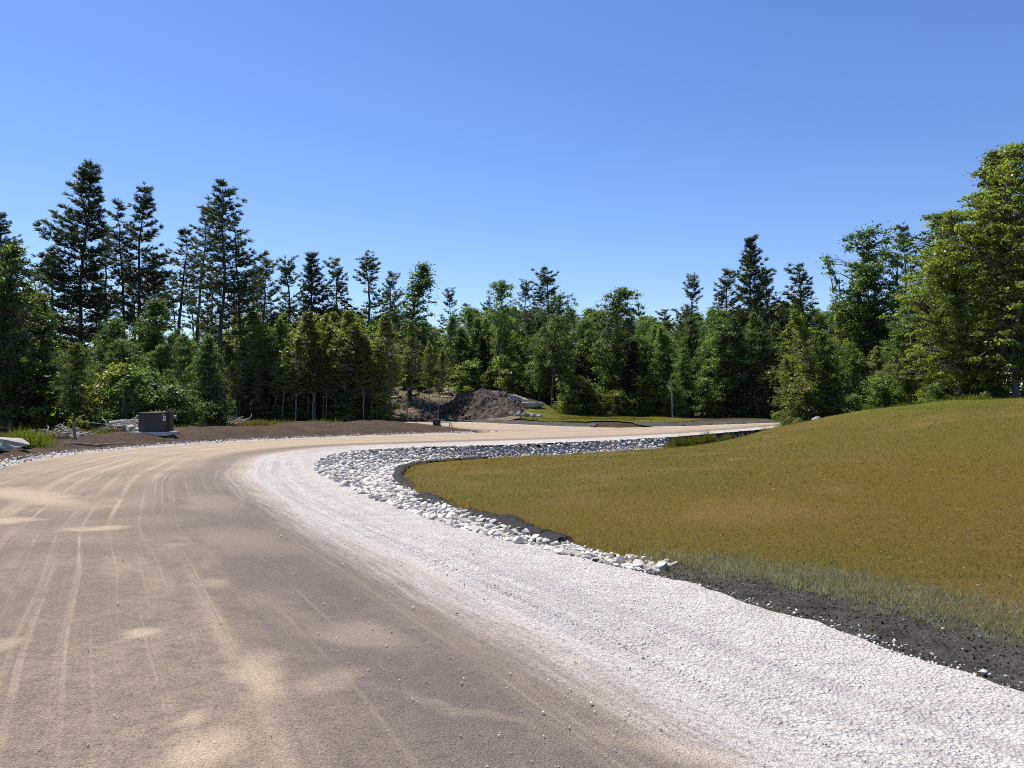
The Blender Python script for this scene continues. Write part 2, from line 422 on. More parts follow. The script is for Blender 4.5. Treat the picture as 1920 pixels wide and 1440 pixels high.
def stone_mat(name, a, b, stain=(0.40, 0.32, 0.24)):
    m = Mat(name); O = m.obj(); r = m.rand()
    n = m.noise(O, 7, 6, 0.7); n2 = m.noise(O, 2.5, 3)
    c = m.mix(m.rng(n, 0.3, 0.7), a, b)
    c = m.mix(m.rng(n2, 0.50, 0.70, 0, 0.7), c, stain)
    tnt = m.attr('tint')
    c = m.mix(1.0, c, m.mix(m.math('FRACT', m.math('ADD', r, tnt)), (0.62, 0.61, 0.60), (1.12, 1.12, 1.10)), 'MULTIPLY')
    return m.done(m.pbr(c, 0.9, 0.2, m.bump(n, 0.6, 0.03)))

M = dict(
    asphalt=asphalt(), gravel=gravel_mat(),
    mulch=soil_mat('brown_mulch', (0.062, 0.044, 0.033), (0.098, 0.070, 0.051), (0.17, 0.13, 0.10)),
    dark_soil=soil_mat('dark_soil', (0.058, 0.055, 0.043), (0.128, 0.120, 0.096), (0.27, 0.27, 0.22), 2.2),
    pile=soil_mat('dumped_earth', (0.085, 0.066, 0.055), (0.150, 0.118, 0.096), (0.32, 0.27, 0.22), 1.2),
    floor=forest_floor(), lawn=col_mat('lawn_ground', 0.95, 0.03, bumpy=0.8), blade=col_mat('grass_blade', 0.75, 0.06, 0.5),
    rip=stone_mat('riprap_stone', (0.76, 0.73, 0.68), (0.58, 0.55, 0.51)),
    rock=stone_mat('weathered_rock', (0.52, 0.49, 0.45), (0.30, 0.27, 0.25)),
    ledge=stone_mat('grey_ledge', (0.46, 0.45, 0.45), (0.19, 0.185, 0.19), (0.46, 0.40, 0.32)),
    fabric=plain('black_fabric', (0.012, 0.012, 0.012), (0.026, 0.025, 0.025), 14, 0.7, 0.15, 0.8, 0.03),
    wood=plain('weathered_wood', (0.17, 0.13, 0.10), (0.30, 0.25, 0.20), 16, 0.9, 0.1, 0.4, 0.01),
    grey_wood=plain('grey_deadwood', (0.28, 0.25, 0.21), (0.46, 0.42, 0.37), 9, 0.9, 0.1, 0.4, 0.01),
    box_green=plain('dark_green_paint', (0.050, 0.049, 0.040), (0.064, 0.062, 0.051), 5, 0.5, 0.25, 0.05, 0.003),
    box_dark=plain('dark_green_plastic', (0.022, 0.032, 0.026), (0.034, 0.044, 0.036), 8, 0.5, 0.4, 0.05, 0.003),
    concrete=plain('pale_concrete', (0.42, 0.41, 0.38), (0.54, 0.52, 0.49), 9, 0.9, 0.2, 0.2, 0.005),
    white=plain('white_sticker', (0.72, 0.73, 0.74), (0.80, 0.80, 0.80), 20, 0.5, 0.3, 0.0, 0.001),
    yellow=plain('yellow_sticker', (0.30, 0.25, 0.05), (0.36, 0.29, 0.06), 20, 0.5, 0.3, 0.0, 0.001),
    ink=plain('black_ink', (0.03, 0.03, 0.03), (0.05, 0.05, 0.05), 20, 0.6, 0.2, 0.0, 0.001),
    metal=plain('galvanised_metal', (0.30, 0.30, 0.30), (0.42, 0.42, 0.42), 20, 0.45, 0.5, 0.1, 0.002, 0.8),
    pine_bark=bark_mat('pine_bark', (0.060, 0.050, 0.044), (0.125, 0.105, 0.092)),
    bark=bark_mat('grey_bark', (0.085, 0.074, 0.060), (0.17, 0.15, 0.125)),
    birch=bark_mat('pale_birch_bark', (0.42, 0.40, 0.36), (0.22, 0.20, 0.17), 4, 1.6),
    pine=leaf_mat('pine_needles', (0.050, 0.074, 0.040), (0.108, 0.136, 0.072), 0.25, (1.3, 1.3, 0.7), 0.5, 0.3, 0.012, 0.25),
    hemlock=leaf_mat('hemlock_needles', (0.018, 0.036, 0.018), (0.042, 0.066, 0.030), 0.15, (1.3, 1.3, 0.7), 0.5, 0.3, 0.012, 0.2),
    leaf=leaf_mat('leaf_green', (0.084, 0.130, 0.034), (0.225, 0.285, 0.095), 0.48, (1.3, 1.5, 0.6), vvar=.28),
    leaf_dark=leaf_mat('leaf_dark_green', (0.058, 0.098, 0.028), (0.170, 0.230, 0.078), 0.45, (1.3, 1.5, 0.65), vvar=.25),
    leaf_fresh=leaf_mat('leaf_yellow_green', (0.108, 0.142, 0.030), (0.275, 0.310, 0.085), 0.5, (1.3, 1.45, 0.5), vvar=.22),
    leaf_sun=leaf_mat('leaf_sunlit_green', (0.130, 0.170, 0.030), (0.31, 0.35, 0.095), 0.5, (1.35, 1.5, 0.55), vvar=.15),  # lit copy of the leaf green: sunlight on the right-hand trees put into its colour
    leaf_lime=leaf_mat('leaf_lime', (0.130, 0.180, 0.028), (0.21, 0.26, 0.05), 0.48, vvar=.15),
)

# ------------------------------------------------------------------ ground sheets
def graded(a, b, step, far_lo, far_hi, grow=1.22):
    c = list(np.arange(a, b + 1e-6, step)); s = step; x = b
    while x < far_hi: s *= grow; x += s; c.append(x)
    s = step; x = a; lo = []
    while x > far_lo: s *= grow; x -= s; lo.append(x)
    return np.array(lo[::-1] + c)

def grid_mesh(xs, ys, zf):
    gx, gy = np.meshgrid(xs, ys); P = np.stack([gx.ravel(), gy.ravel()], 1)
    z = zf(P); nx, ny = len(xs), len(ys)
    i = (np.arange(ny - 1)[:, None] * nx + np.arange(nx - 1)[None, :]).ravel()
    return np.column_stack([P, z]), np.stack([i, i + 1, i + nx + 1, i + nx], 1)

V, F = grid_mesh(graded(-20, 30, .4, -1500, 1500), graded(-12, 76, .4, -400, 2500), lambda P: H(P) - 0.05)
g = link('ground', mesh_np('ground', V, [F], [M['floor']], smooth=True)); tag(g, kind='structure')

def region(name, poly, res, zf, mat, colf=None, kind='structure', ragged=0.0, **kw):
    """sheet over the inside of a plan polygon, its rim snapped to the outline"""
    poly = np.asarray(poly, float)
    x0, y0 = poly.min(0); x1, y1 = poly.max(0)
    xs = np.arange(x0 - res, x1 + 2 * res, res); ys = np.arange(y0 - res, y1 + 2 * res, res)
    gx, gy = np.meshgrid(xs, ys); P = np.stack([gx.ravel(), gy.ravel()], 1)
    ins = inside(P, poly)
    closed = np.vstack([poly, poly[:1]])
    nx, ny = len(xs), len(ys)
    i = (np.arange(ny - 1)[:, None] * nx + np.arange(nx - 1)[None, :]).ravel()
    Q = np.stack([i, i + 1, i + nx + 1, i + nx], 1)
    keep = ins[Q].sum(1) >= 2
    Q = Q[keep]
    used, inv = np.unique(Q, return_inverse=True); Q = inv.reshape(-1, 4)
    P = P[used]; out = ~ins[used]
    if out.any():
        _, bp = pdist(P[out], closed, True); P[out] = bp
    if ragged:
        P = P + np.column_stack([vnoise(P, 1.7, 21), vnoise(P, 1.7, 22)]) * ragged
    z = zf(P)
    me = mesh_np(name, np.column_stack([P, z]), [Q], [mat], smooth=True, col=None if colf is None else colf(P), **kw)
    o = link(name, me); tag(o, kind=kind); return o

def offset(line, d):
    T = np.gradient(line, axis=0); T /= np.linalg.norm(T, axis=1, keepdims=True)
    return line + np.column_stack([T[:, 1], -T[:, 0]]) * d

def strip(name, A, B, nt_, mat, zf=None, ns=None, jit=0.0, s0=0.0, tuck=0.0, one=False):
    """ribbon between two paired polylines, with metre UVs (s along, t across from A)"""
    A = np.asarray(A); B = np.asarray(B)
    if ns:
        k = np.linspace(0, len(A) - 1, ns); j = np.arange(len(A))
        A = np.column_stack([np.interp(k, j, A[:, c]) for c in (0, 1)]); B = np.column_stack([np.interp(k, j, B[:, c]) for c in (0, 1)])
    n = len(A)
    mid = (A + B) / 2; s = np.concatenate([[0], np.cumsum(np.linalg.norm(np.diff(mid, axis=0), axis=1))])
    tt = np.linspace(0, 1, nt_)
    P = A[:, None, :] * (1 - tt)[None, :, None] + B[:, None, :] * tt[None, :, None]
    wd = np.linalg.norm(B - A, axis=1)
    uv = np.stack([np.repeat(s[:, None] + s0, nt_, 1), wd[:, None] * tt[None, :]], -1).reshape(-1, 2)
    P = P.reshape(-1, 2)
    if jit:
        e = np.tile((tt == 0) | (tt == 1), n)
        dx = np.column_stack([vnoise(P, 2.5, 31), vnoise(P, 2.5, 32)]) * jit
        P = P + dx * np.where(e, 1.0, 0.3)[:, None]
    z = zf(P) if zf else np.zeros(len(P))
    if tuck:
        tq = np.tile(np.minimum(tt, 1 - tt) * 2 if not one else tt * 2, n); z = z * ss(0, .3, tq) - tuck * ss(.12, 0, tq) + .003
    i = (np.arange(n - 1)[:, None] * nt_ + np.arange(nt_ - 1)[None, :]).ravel()
    Q = np.stack([i, i + 1, i + nt_ + 1, i + nt_], 1)
    o = link(name, mesh_np(name, np.column_stack([P, z]), [Q[:, ::-1]], [mat], uv=uv, smooth=True)); tag(o, kind='structure')
    return o

road = strip('road', inner, outer, 24, M['asphalt'], lambda P: 0.006 * vnoise(P, .6, 5))
branch = strip('road', bn, bf, 10, M['asphalt'], lambda P: np.full(len(P), -0.012), s0=60)
def fine_sho(P): return 0.024 + 0.016 * vnoise(P, 4.5, 8, 4) + 0.016 * vnoise(P, .9, 4) + .006 * vnoise(P, 11, 45, 2) * ss(-.2, .5, vnoise(P, .8, 46))
shoulder = strip('gravel_shoulder', offset(inner, -.14), sho, 44, M['gravel'], lambda P: fine_sho(P) + .006, ns=2600, jit=0.07, tuck=.02, one=True)

i_tip = 12 * 14 + 8
oA = outer[:i_tip]
strip('gravel_verge', offset(oA, .12), offset(oA, -.75), 7, M['gravel'], lambda P: 0.012 + 0.03 * vnoise(P, 2.2, 6) + 0.0 * P[:, 0], ns=500, jit=0.22, tuck=.03)
tipb = bn[13:]
strip('gravel_verge', offset(tipb, .35), offset(tipb, -.35), 5, M['gravel'], lambda P: 0.010 + 0.02 * vnoise(P, 2.2, 7), ns=200, jit=0.15, tuck=.02)
farA = outer[12 * 17 + 4:]
strip('gravel_verge', offset(farA, .15), offset(farA, -.5), 5, M['gravel'], lambda P: 0.012 + 0.02 * vnoise(P, 2.2, 8), ns=260, jit=0.12, tuck=.02)
fb = bf[::-1][:-6]
strip('gravel_verge', offset(fb, .15), offset(fb, -.3), 5, M['gravel'], lambda P: 0.009 + 0.015 * vnoise(P, 2.2, 9), ns=200, jit=0.12, tuck=.02)
# dark earth lip beyond the far edge of the road
strip('soil_verge', offset(fb, -.3), offset(fb, -2.0), 6, M['dark_soil'], lambda P: H(P) + 0.01 + 0.04 * vnoise(P, 1.5, 10), ns=200, jit=0.1)
strip('soil_verge', offset(farA, -.5), offset(farA, -2.1), 6, M['dark_soil'], lambda P: H(P) + 0.03 + 0.05 * vnoise(P, 1.5, 11), ns=220, jit=0.1)

# brown mulch bank on the outside of the bend
oM = offset(outer[12 * 4:i_tip], -.55)
tipin = offset(bn[13:12 * 5 + 4], -.30)
bank_back = [(-9.6, 45), (-10.7, 40.5), (-12.2, 36.4), (-13.5, 33.2), (-14.6, 29.5), (-14.7, 25.5), (-14.1, 21.5), (-12.9, 15), (-10.5, 6)]
POLY_BANK = np.vstack([oM, tipin, bank_back])
def bank_z(P):
    d = pdist(P, np.vstack([POLY_BANK[:len(oM) + len(tipin)]]))
    return H(P) + 0.03 + 0.10 * ss(0, 1.5, d) + (0.05 * vnoise(P, 1.6, 12, 4) + 0.03 * vnoise(P, 5, 13)) * ss(0, .6, d)
region('soil_bank', POLY_BANK, .16, bank_z, M['mulch'], ragged=.1)

# lawns
def lawn_col(P):
    X, Y = P[:, 0], P[:, 1]
    dE = pdist(P, edge)
    n = vnoise(P, .5, 40, 4)[:, None]; n2 = vnoise(P, .12, 41, 2)[:, None]
    a = np.array([0.126, 0.095, 0.0230]); b = np.array([0.108, 0.097, 0.0230]); c = np.array([0.170, 0.120, 0.043])
    col = a + (b - a) * ss(-.5, .5, n2) + (c - a) * ss(.05, .6, n) * .7
    green = (ss(23, 32, Y) * ss(12, 18.5, X) * ss(-.3, .3, vnoise(P, .2, 44) + ss(27, 33, Y) * .8))[:, None]
    col = col + (np.array([0.098, 0.120, 0.018]) - col) * green * .85
    spray = (ss(1.25, .35, dE + .25 * vnoise(P, 1.5, 43)) * ss(9.2, 7.8, Y))[:, None]
    return col + (np.array([0.105, 0.108, 0.070]) - col) * spray * .6
lawn = region('lawn', POLY_LAWN, .22, lambda P: H(P) + .018 - .06 * ss(.2, 0, pdist(P, edge_c)), M['lawn'], lawn_col)
POLY_LAWN2 = np.array([(.0, 57.5), (1.2, 53), (2.6, 50.2), (4.5, 48.3), (7.5, 47.6), (11, 49.3), (12.5, 51.5), (10.8, 56), (8, 59), (5, 61.5), (2.5, 63), (.6, 61.5)])
lawn2 = region('lawn', POLY_LAWN2, .3, lambda P: H(P) + .03, M['lawn'], lambda P: lawn_col(P) * np.array([.95, 1.2, 1.0]))

# bare dark soil between shoulder and lawn in the foreground, and in the ditch behind the mound
near = np.vstack([offset(sho, -.14)[:12 * 5 + 5], offset(edge, .28)[:12 * 6 - 8][::-1]])
near_rim = np.vstack([near, near[:1]])[::3]
def near_z(P):
    k = ss(0, .14, pdist(P, near_rim))
    return H(P) + .012 - .012 * (1 - k) - .014 * ss(.0, .06, pdist(P, edge_c)) * inside(P, POLY_LAWN) + (.03 * vnoise(P, 6, 14, 4) + .014 * vnoise(P, 22, 15)) * k
region('dark_soil', near, .05, near_z, M['dark_soil'], ragged=.05)
ditch2 = np.vstack([sho[12 * 15 + 8:12 * 19], edge[12 * 14 + 4:12 * 17][::-1]])
region('dark_soil', ditch2, .25, lambda P: H(P) + .02, M['dark_soil'])

# ------------------------------------------------------------------ stones
def hull_rock(seed, flat=0.65, npts=14, cuts=0):
    r = random.Random(seed); bm = bmesh.new()
    sx, sy = r.uniform(.75, 1.2), r.uniform(.55, .95)
    for _ in range(npts):
        v = Vector((r.gauss(0, 1), r.gauss(0, 1), r.gauss(0, 1))).normalized() * r.uniform(.75, 1.0)
        bm.verts.new((v.x * sx, v.y * sy, v.z * flat))
    res = bmesh.ops.convex_hull(bm, input=bm.verts)
    bmesh.ops.delete(bm, geom=[e for e in res['geom_interior'] if isinstance(e, bmesh.types.BMVert)], context='VERTS')
    bmesh.ops.dissolve_limit(bm, angle_limit=R(14), verts=bm.verts, edges=bm.edges)
    if cuts:
        bmesh.ops.bevel(bm, geom=list(bm.edges), offset=.05, segments=1, affect='EDGES')
    bmesh.ops.triangulate(bm, faces=bm.faces)
    return bm

ROCKS = []
for k in range(14):
    bm = hull_rock(100 + k, flat=random.uniform(.36, .62), npts=random.choice([11, 13, 16]), cuts=1)
    me = bm_mesh('stone', bm, M['rip'])
    a = me.attributes.new('tint', 'FLOAT', 'FACE'); a.data.foreach_set('value', np.zeros(len(me.polygons), np.float32))
    ROCKS.append(me)
def me_np(me):
    V = np.zeros(len(me.vertices) * 3, np.float32); me.vertices.foreach_get('co', V)
    F = np.array([p.vertices[:] for p in me.polygons], np.int32); return V.reshape(-1, 3), F
ROCK_NP = [me_np(m) for m in ROCKS]

def rand_rot(r, tilt):
    return Euler((r.uniform(-tilt, tilt), r.uniform(-tilt, tilt), r.uniform(0, 6.283))).to_matrix()

def sample(poly, n, seed):
    r = np.random.default_rng(seed); poly = np.asarray(poly); lo, hi = poly.min(0), poly.max(0); out = np.zeros((0, 2))
    while len(out) < n:
        P = r.uniform(lo, hi, (n * 3, 2)); out = np.vstack([out, P[inside(P, poly)]])
    return out[:n]

i0 = 12 * 5 + 3
POLY_RIP = np.vstack([sho[i0:12 * 16 + 2], edge[12 * 5 + 2:12 * 14 + 1][::-1]])
def rip_points():
    r = np.random.default_rng(77); P = sample(POLY_RIP, 60000, 5)
    d = np.hypot(P[:, 0], P[:, 1])
    size = np.clip(r.lognormal(math.log(.056), .36, len(P)), .030, .115)
    de = pdist(P, edge_c); P = P[de > .13]; size = size[de > .13]
    keep = []; cell = {}
    for i in np.argsort(-size):
        x, y = P[i]; c = (int(x / .3), int(y / .3)); ok = True
        for a in (-1, 0, 1):
            for b in (-1, 0, 1):
                for j in cell.get((c[0] + a, c[1] + b), ()):
                    if (P[j, 0] - x) ** 2 + (P[j, 1] - y) ** 2 < (.60 * (size[i] + size[j])) ** 2: ok = False; break
                if not ok: break
            if not ok: break
        if ok: keep.append(i); cell.setdefault(c, []).append(i)
    keep = np.array(keep); return P[keep], size[keep]
RP, RS = rip_points()
RZ = H(RP)
region('riprap_bed', POLY_RIP, .2, lambda P: H(P) + .0, gravel_mat('dirty_stone_bed', (.60, .56, .51), (.42, .38, .34), (.20, .17, .14)))
dist = np.hypot(RP[:, 0], RP[:, 1])
show = RS / dist
order = np.argsort(-show)
near_ids = set(order[:300].tolist())
rr = random.Random(3)
big = Acc(); tints = []
for i in range(len(RP)):
    k = rr.randrange(len(ROCKS)); s = RS[i] * 1.10; rot = rand_rot(rr, .42)
    z = RZ[i] + s * .22 + rr.uniform(0, .04)
    if i in near_ids:
        o = link('riprap_stone', ROCKS[k]); o.location = (RP[i, 0], RP[i, 1], z); o.rotation_euler = rot.to_euler()
        o.scale = (s, s, s * rr.uniform(.85, 1.2))
        tag(o, 'angular pale grey broken stone lying in the near stretch of the riprap ditch', 'stone', 'loose stones of the near riprap ditch')
    else:
        Vv, Ff = ROCK_NP[k]
        big.add(Vv @ np.array(rot).T * s + (RP[i, 0], RP[i, 1], z), Ff); tints.append(np.full(len(Ff), rr.random()))
# small chips that fill the joints
CH = sample(POLY_RIP, 13000, 9); CZ = H(CH)
for i in range(len(CH)):
    Vv, Ff = ROCK_NP[rr.randrange(len(ROCKS))]; s = rr.uniform(.02, .065)
    big.add(Vv @ np.array(rand_rot(rr, 1.0)).T * s + (CH[i, 0], CH[i, 1], CZ[i] + s * .4), Ff); tints.append(np.full(len(Ff), rr.random()))
o = link('riprap_rubble', big.mesh('riprap_rubble', [M['rip']], tint=np.concatenate(tints)))
tag(o, 'white broken stones lining the ditch round the far bend of the lawn', 'rubble', kind='stuff')

# loose gravel: small crushed stones on the shoulder, the verge and the asphalt's margin
def scatter_small(name, pts, zf, smin, smax, mat, label, seed):
    r = random.Random(seed); a = Acc(); tn = []; Z = zf(pts)
    for i in range(len(pts)):
        Vv, Ff = SMALL[r.randrange(len(SMALL))]; s = r.uniform(smin, smax) * (1 if r.random() < .9 else 1.6)
        a.add(Vv @ np.array(rand_rot(r, 1.2)).T * s + (pts[i, 0], pts[i, 1], Z[i] + s * .25), Ff); tn.append(np.full(len(Ff), r.random()))
    o = link(name, a.mesh(name, [mat], tint=np.concatenate(tn))); tag(o, label, 'gravel', kind='stuff'); return o
SMALL = []
for k in range(8):
    bm = hull_rock(300 + k, .7, 7); SMALL.append(me_np(bm_mesh('pebble', bm, None)))
POLY_SH = np.vstack([inner[12 * 1 + 4:12 * 13], sho[12 * 1 + 4:12 * 13][::-1]])
pts = sample(POLY_SH, 52000, 12); dd = np.hypot(pts[:, 0], pts[:, 1])
keep = np.random.default_rng(1).random(len(pts)) < np.clip(7.0 / dd, 0.12, 1) ** 1.6
pts = pts[keep & (np.abs(pts[:, 0]) < .75 * pts[:, 1] + .5)]
scatter_small('gravel', pts, lambda P: fine_sho(P) + .004, .003, .0105, M['rip'], 'loose white crushed stone scattered over the gravel shoulder', 21)
pc = sample(POLY_SH, 9000, 13); pc = pc[(vnoise(pc, .9, 47) > .12) & (np.abs(pc[:, 0]) < .75 * pc[:, 1] + .5) & (pc[:, 1] < 16)]
scatter_small('gravel', pc, lambda P: fine_sho(P) + .003, .005, .012, M['rip'], 'coarser white stones gathered in patches on the gravel shoulder', 28)
POLY_AS = np.vstack([offset(inner[12:12 * 9], 0.0), offset(inner[12:12 * 9], -1.6)[::-1]])
pa = sample(POLY_AS, 1500, 14); pb = sample(np.array([(-9, 12), (-3, 2), (2, 2.6), (-1, 9), (-5, 16)]), 420, 15)
scatter_small('gravel', np.vstack([pa, pb]), lambda P: np.full(len(P), .006), .004, .011, M['rip'], 'sparse pale chips strewn on the dusty asphalt', 22)
pn = sample(near, 15000, 16)
scatter_small('soil_debris', pn, near_z, .004, .0135, M['dark_soil'], 'dark crumbs of earth along the strip below the lawn', 23)
scatter_small('gravel', sample(near, 700, 20), lambda P: near_z(P) + .004, .004, .012, M['rock'], 'scattered grey chips in the dark soil strip', 29)
pw = sample(np.vstack([offset(sho, -.10)[10:12 * 5 + 3], offset(sho, .16)[10:12 * 5 + 3][::-1]]), 900, 19)
scatter_small('gravel', pw, lambda P: np.maximum(near_z(P), .02), .006, .02, M['rip'], 'white chips along the lower rim of the dark soil strip', 27)
pv = sample(np.vstack([offset(oA[12 * 6:], 0.1), offset(oA[12 * 6:], -1.2)[::-1]]), 2600, 17)
scatter_small('gravel', pv, lambda P: np.full(len(P), .03), .015, .045, M['rip'], 'white stones spilled along the outer verge of the bend', 24)
pm = sample(POLY_BANK, 1500, 18)
scatter_small('soil_debris', pm, lambda P: bank_z(P), .012, .035, M['mulch'], 'clods of brown mulch on the bank', 25)

# ------------------------------------------------------------------ black filter fabric along the lawn's edge
def fabric():
    L = edge[12 * 5 + 8:12 * 12 + 3]
    ns, ntt = 700, 9
    k = np.linspace(0, len(L) - 1, ns); j = np.arange(len(L))
    L = np.column_stack([np.interp(k, j, L[:, c]) for c in (0, 1)])
    T = np.gradient(L, axis=0); T /= np.linalg.norm(T, axis=1, keepdims=True); Nn = np.column_stack([-T[:, 1], T[:, 0]])
    tt = np.linspace(-1, 1, ntt); W = (.19 + .12 * vnoise(L, 1.3, 51))[:, None] * tt[None, :]
    P = L[:, None, :] + Nn[:, None, :] * (W + .04)[..., None]
    Pf = P.reshape(-1, 2)
    fold = .060 * np.abs(vnoise(Pf, 5.5, 52, 3)) + .035 * np.abs(vnoise(Pf, 13, 53, 2))
    arch = (.03 * (1 - np.tile(tt, ns) ** 2))
    gap = ss(-.42, -.22, vnoise(np.repeat(L, ntt, 0), .45, 54, 2))
    z = H(Pf) - .02 + (fold + arch + .05) * gap
    Pf = Pf + np.column_stack([vnoise(Pf, 4, 55), vnoise(Pf, 4, 56)]) * .10
    i = (np.arange(ns - 1)[:, None] * ntt + np.arange(ntt - 1)[None, :]).ravel()
    Q = np.stack([i, i + 1, i + ntt + 1, i + ntt], 1)
    o = link('filter_fabric', mesh_np('filter_fabric', np.column_stack([Pf, z]), [Q], [M['fabric']], smooth=True))
    tag(o, 'crumpled black filter fabric strip between the white riprap and the lawn edge', 'fabric')
fabric()

# ------------------------------------------------------------------ grass
def blades(P, Z, hgt, wid, col, r, lean=.5, tilt=None):
    n = len(P); a = r.uniform(0, 6.283, n); la = r.uniform(0, 6.283, n); ln = r.uniform(.1, 1, n) * lean
    b = np.column_stack([np.cos(a), np.sin(a), np.zeros(n)]) * (wid / 2)[:, None]
    base = np.column_stack([P, Z])
    tip = base + np.column_stack([np.cos(la) * ln * hgt, np.sin(la) * ln * hgt, hgt])
    V = np.stack([base - b, base + b, tip], 1).reshape(-1, 3)
    return V, np.arange(3 * n).reshape(-1, 3), col

def grass_field():
    r = np.random.default_rng(5); VV = []; CC = []; n0 = 0
    ys = np.geomspace(3.2, 48, 34)
    bands = [(a_, b_, min(2600, 2500 * (7.0 / ((a_ + b_) / 2)) ** 2.05)) for a_, b_ in zip(ys[:-1], ys[1:])]
    for y0, y1, den in bands:
        x0, x1 = -4, .72 * y1 + 1
        n = int((x1 - x0) * (y1 - y0) * den)
        P = np.column_stack([r.uniform(x0, x1, n), r.uniform(y0, y1, n)])
        P = P[(P[:, 0] < .70 * P[:, 1] + .4) & (P[:, 0] > -.7 * P[:, 1])]
        P = P[inside(P, POLY_LAWN)]
        dE = pdist(P, edge); keep = r.random(len(P)) < ss(-.1, .5, dE + .3 * vnoise(P, 2, 61)) ; P = P[keep]; dE = dE[keep]
        n = len(P); Y = P[:, 1]; Z = H(P) - .005
        wid = np.maximum(.0045, Y * .00085) * r.uniform(.7, 1.3, n); hg = np.clip(r.normal(.042, .016, n), .012, .10) * np.where(Y > 14, 1.15, 1)
        c = lawn_col(P) * np.clip(r.lognormal(.06, .42, n), .55, 2.8)[:, None]
        g = r.random(n)[:, None]; c = np.where(g < .25, c * np.array([.80, 1.12, .9]), c)
        straw = (r.random(n) < .09 + .12 * (vnoise(P, .9, 62) > .15))
        c[straw] = np.array([.38, .29, .14]) * r.uniform(.6, 1.2, straw.sum())[:, None]
        tall = r.random(n) < .006; hg = np.where(tall, hg * 2.0, hg)
        V, F, c = blades(P, Z, hg, wid, c, r, 1.4)
        VV.append(V); CC.append(c)
    V = np.concatenate(VV); F = np.arange(len(V)).reshape(-1, 3)
    o = link('lawn_grass', mesh_np('lawn_grass', V, [F], [M['blade']], col=np.concatenate(CC)))
    tag(o, 'short olive brown turf on the sloping lawn', 'grass', kind='stuff')
grass_field()

def tall_grass(name, polys, n, hgt, wid, cols, label, seed, zoff=0.0):
    r = np.random.default_rng(seed); VV = []; CC = []
    for poly in polys:
        P = sample(np.array(poly), n // len(polys), seed + len(VV))
        dens = vnoise(P, .8, seed) > -.25
        P = P[dens]; k = len(P)
        c = np.array(cols[0]) + (np.array(cols[1]) - np.array(cols[0])) * r.random(k)[:, None]
        V, F, c = blades(P, H(P) + zoff, np.abs(r.normal(hgt, hgt * .3, k)) * (.35 + .9 * ss(-.35, .5, vnoise(P, 1.1, seed + 3))), wid * r.uniform(.6, 1.4, k), c * r.uniform(.7, 1.3, k)[:, None], r, .6)
        VV.append(V); CC.append(c)
    V = np.concatenate(VV); o = link(name, mesh_np(name, V, [np.arange(len(V)).reshape(-1, 3)], [M['blade']], col=np.concatenate(CC)))
    tag(o, label, 'grass', kind='stuff'); return o
G1 = ((.06, .085, .016), (.13, .15, .03))
tall_grass('tall_grass', [[(6.3, 31.5), (7.2, 32.5), (8.6, 33.9), (10.2, 36.2), (11.5, 37.9), (11.9, 38.4), (9.6, 34.9), (6.5, 31.0)]], 7000, .36, .02, G1, 'rank green grass growing in the ditch where the riprap ends', 71)
tall_grass('tall_grass', [[(12.4, 39.0), (13.6, 40.4), (14.6, 41.2), (14.9, 40.6), (13.2, 38.6)]], 3500, .4, .022, G1, 'green grass tuft at the crest beside the far road', 72)
tall_grass('weeds', [[(-15.6, 23.6), (-14.4, 23.4), (-14.2, 24.6), (-15.4, 25.4)]], 2000, .30, .03, ((.10, .15, .02), (.17, .22, .04)), 'bright green fern clump beside the pale boulder', 73)
tall_grass('weeds', [[(-15.3, 33.8), (-12.6, 39.0), (-13.9, 40.5), (-16.4, 34.6)], [(-12.6, 39), (-9.8, 45), (-11, 46.5), (-13.9, 40.5)], [(-15, 30), (-14.6, 27.5), (-15.8, 27), (-16.6, 30)]], 8000, .22, .03, ((.085, .115, .018), (.15, .17, .035)), 'lime green weeds behind the brown mulch bank', 74)
tall_grass('weeds', [[(16.6, 36.5), (19.5, 34.6), (23, 33.0), (26, 32.6), (27, 36), (23, 37.5), (19, 39.5)]], 9000, .22, .03, ((.10, .14, .02), (.17, .20, .04)), 'fresh green weeds at the foot of the right hand trees', 75)
tall_grass('weeds', [[(-13, 61), (-6, 59.5), (-4.5, 62), (-5, 68), (-13, 69)]], 3200, .26, .05, ((.09, .12, .028), (.19, .21, .05)), 'green weeds on the cleared slope beside the dirt pile', 76)
tall_grass('lawn_grass', [POLY_LAWN2.tolist()], 9000, .09, .04, ((.10, .10, .016), (.13, .12, .02)), 'short turf on the small far lawn past the road', 77, .02)
tall_grass('weeds', [[(-14.9, 21), (-15.4, 26), (-15.2, 30), (-14.2, 33.4), (-12.6, 37), (-11, 41), (-12.4, 41.6), (-14.4, 37.4), (-16.2, 33), (-17, 28), (-16.6, 21)]], 9000, .17, .03, ((.08, .09, .03), (.20, .18, .08)), 'mixed dry and green weeds between the mulch verge and the left wood', 86)
# sprayed grey green tufts straggling over the soil's upper rim, and weeds and litter on the lawn
def tufts(name, C, per, rad, hgt, wid, c0, c1, label, seed, lean=.9, zoff=.01):
    r = np.random.default_rng(seed); P = np.repeat(C, per, 0) + r.normal(0, rad, (len(C) * per, 2)); k = len(P)
    hs_ = np.repeat(r.uniform(.5, 1.3, len(C)), per)
    c = (np.array(c0) + (np.array(c1) - np.array(c0)) * r.random(k)[:, None]) * np.repeat(r.uniform(.7, 1.2, len(C)), per)[:, None]
    V, F, c = blades(P, H(P) + zoff, np.abs(r.normal(hgt, hgt * .35, k)) * hs_, wid * r.uniform(.6, 1.3, k), c, r, lean)
    o = link(name, mesh_np(name, V, [F], [M['blade']], col=c)); tag(o, label, 'grass', kind='stuff')
fr = sample(np.vstack([offset(edge[24:12 * 5 + 8], -.48), offset(edge[24:12 * 5 + 8], .70)[::-1]]), 3000, 78)
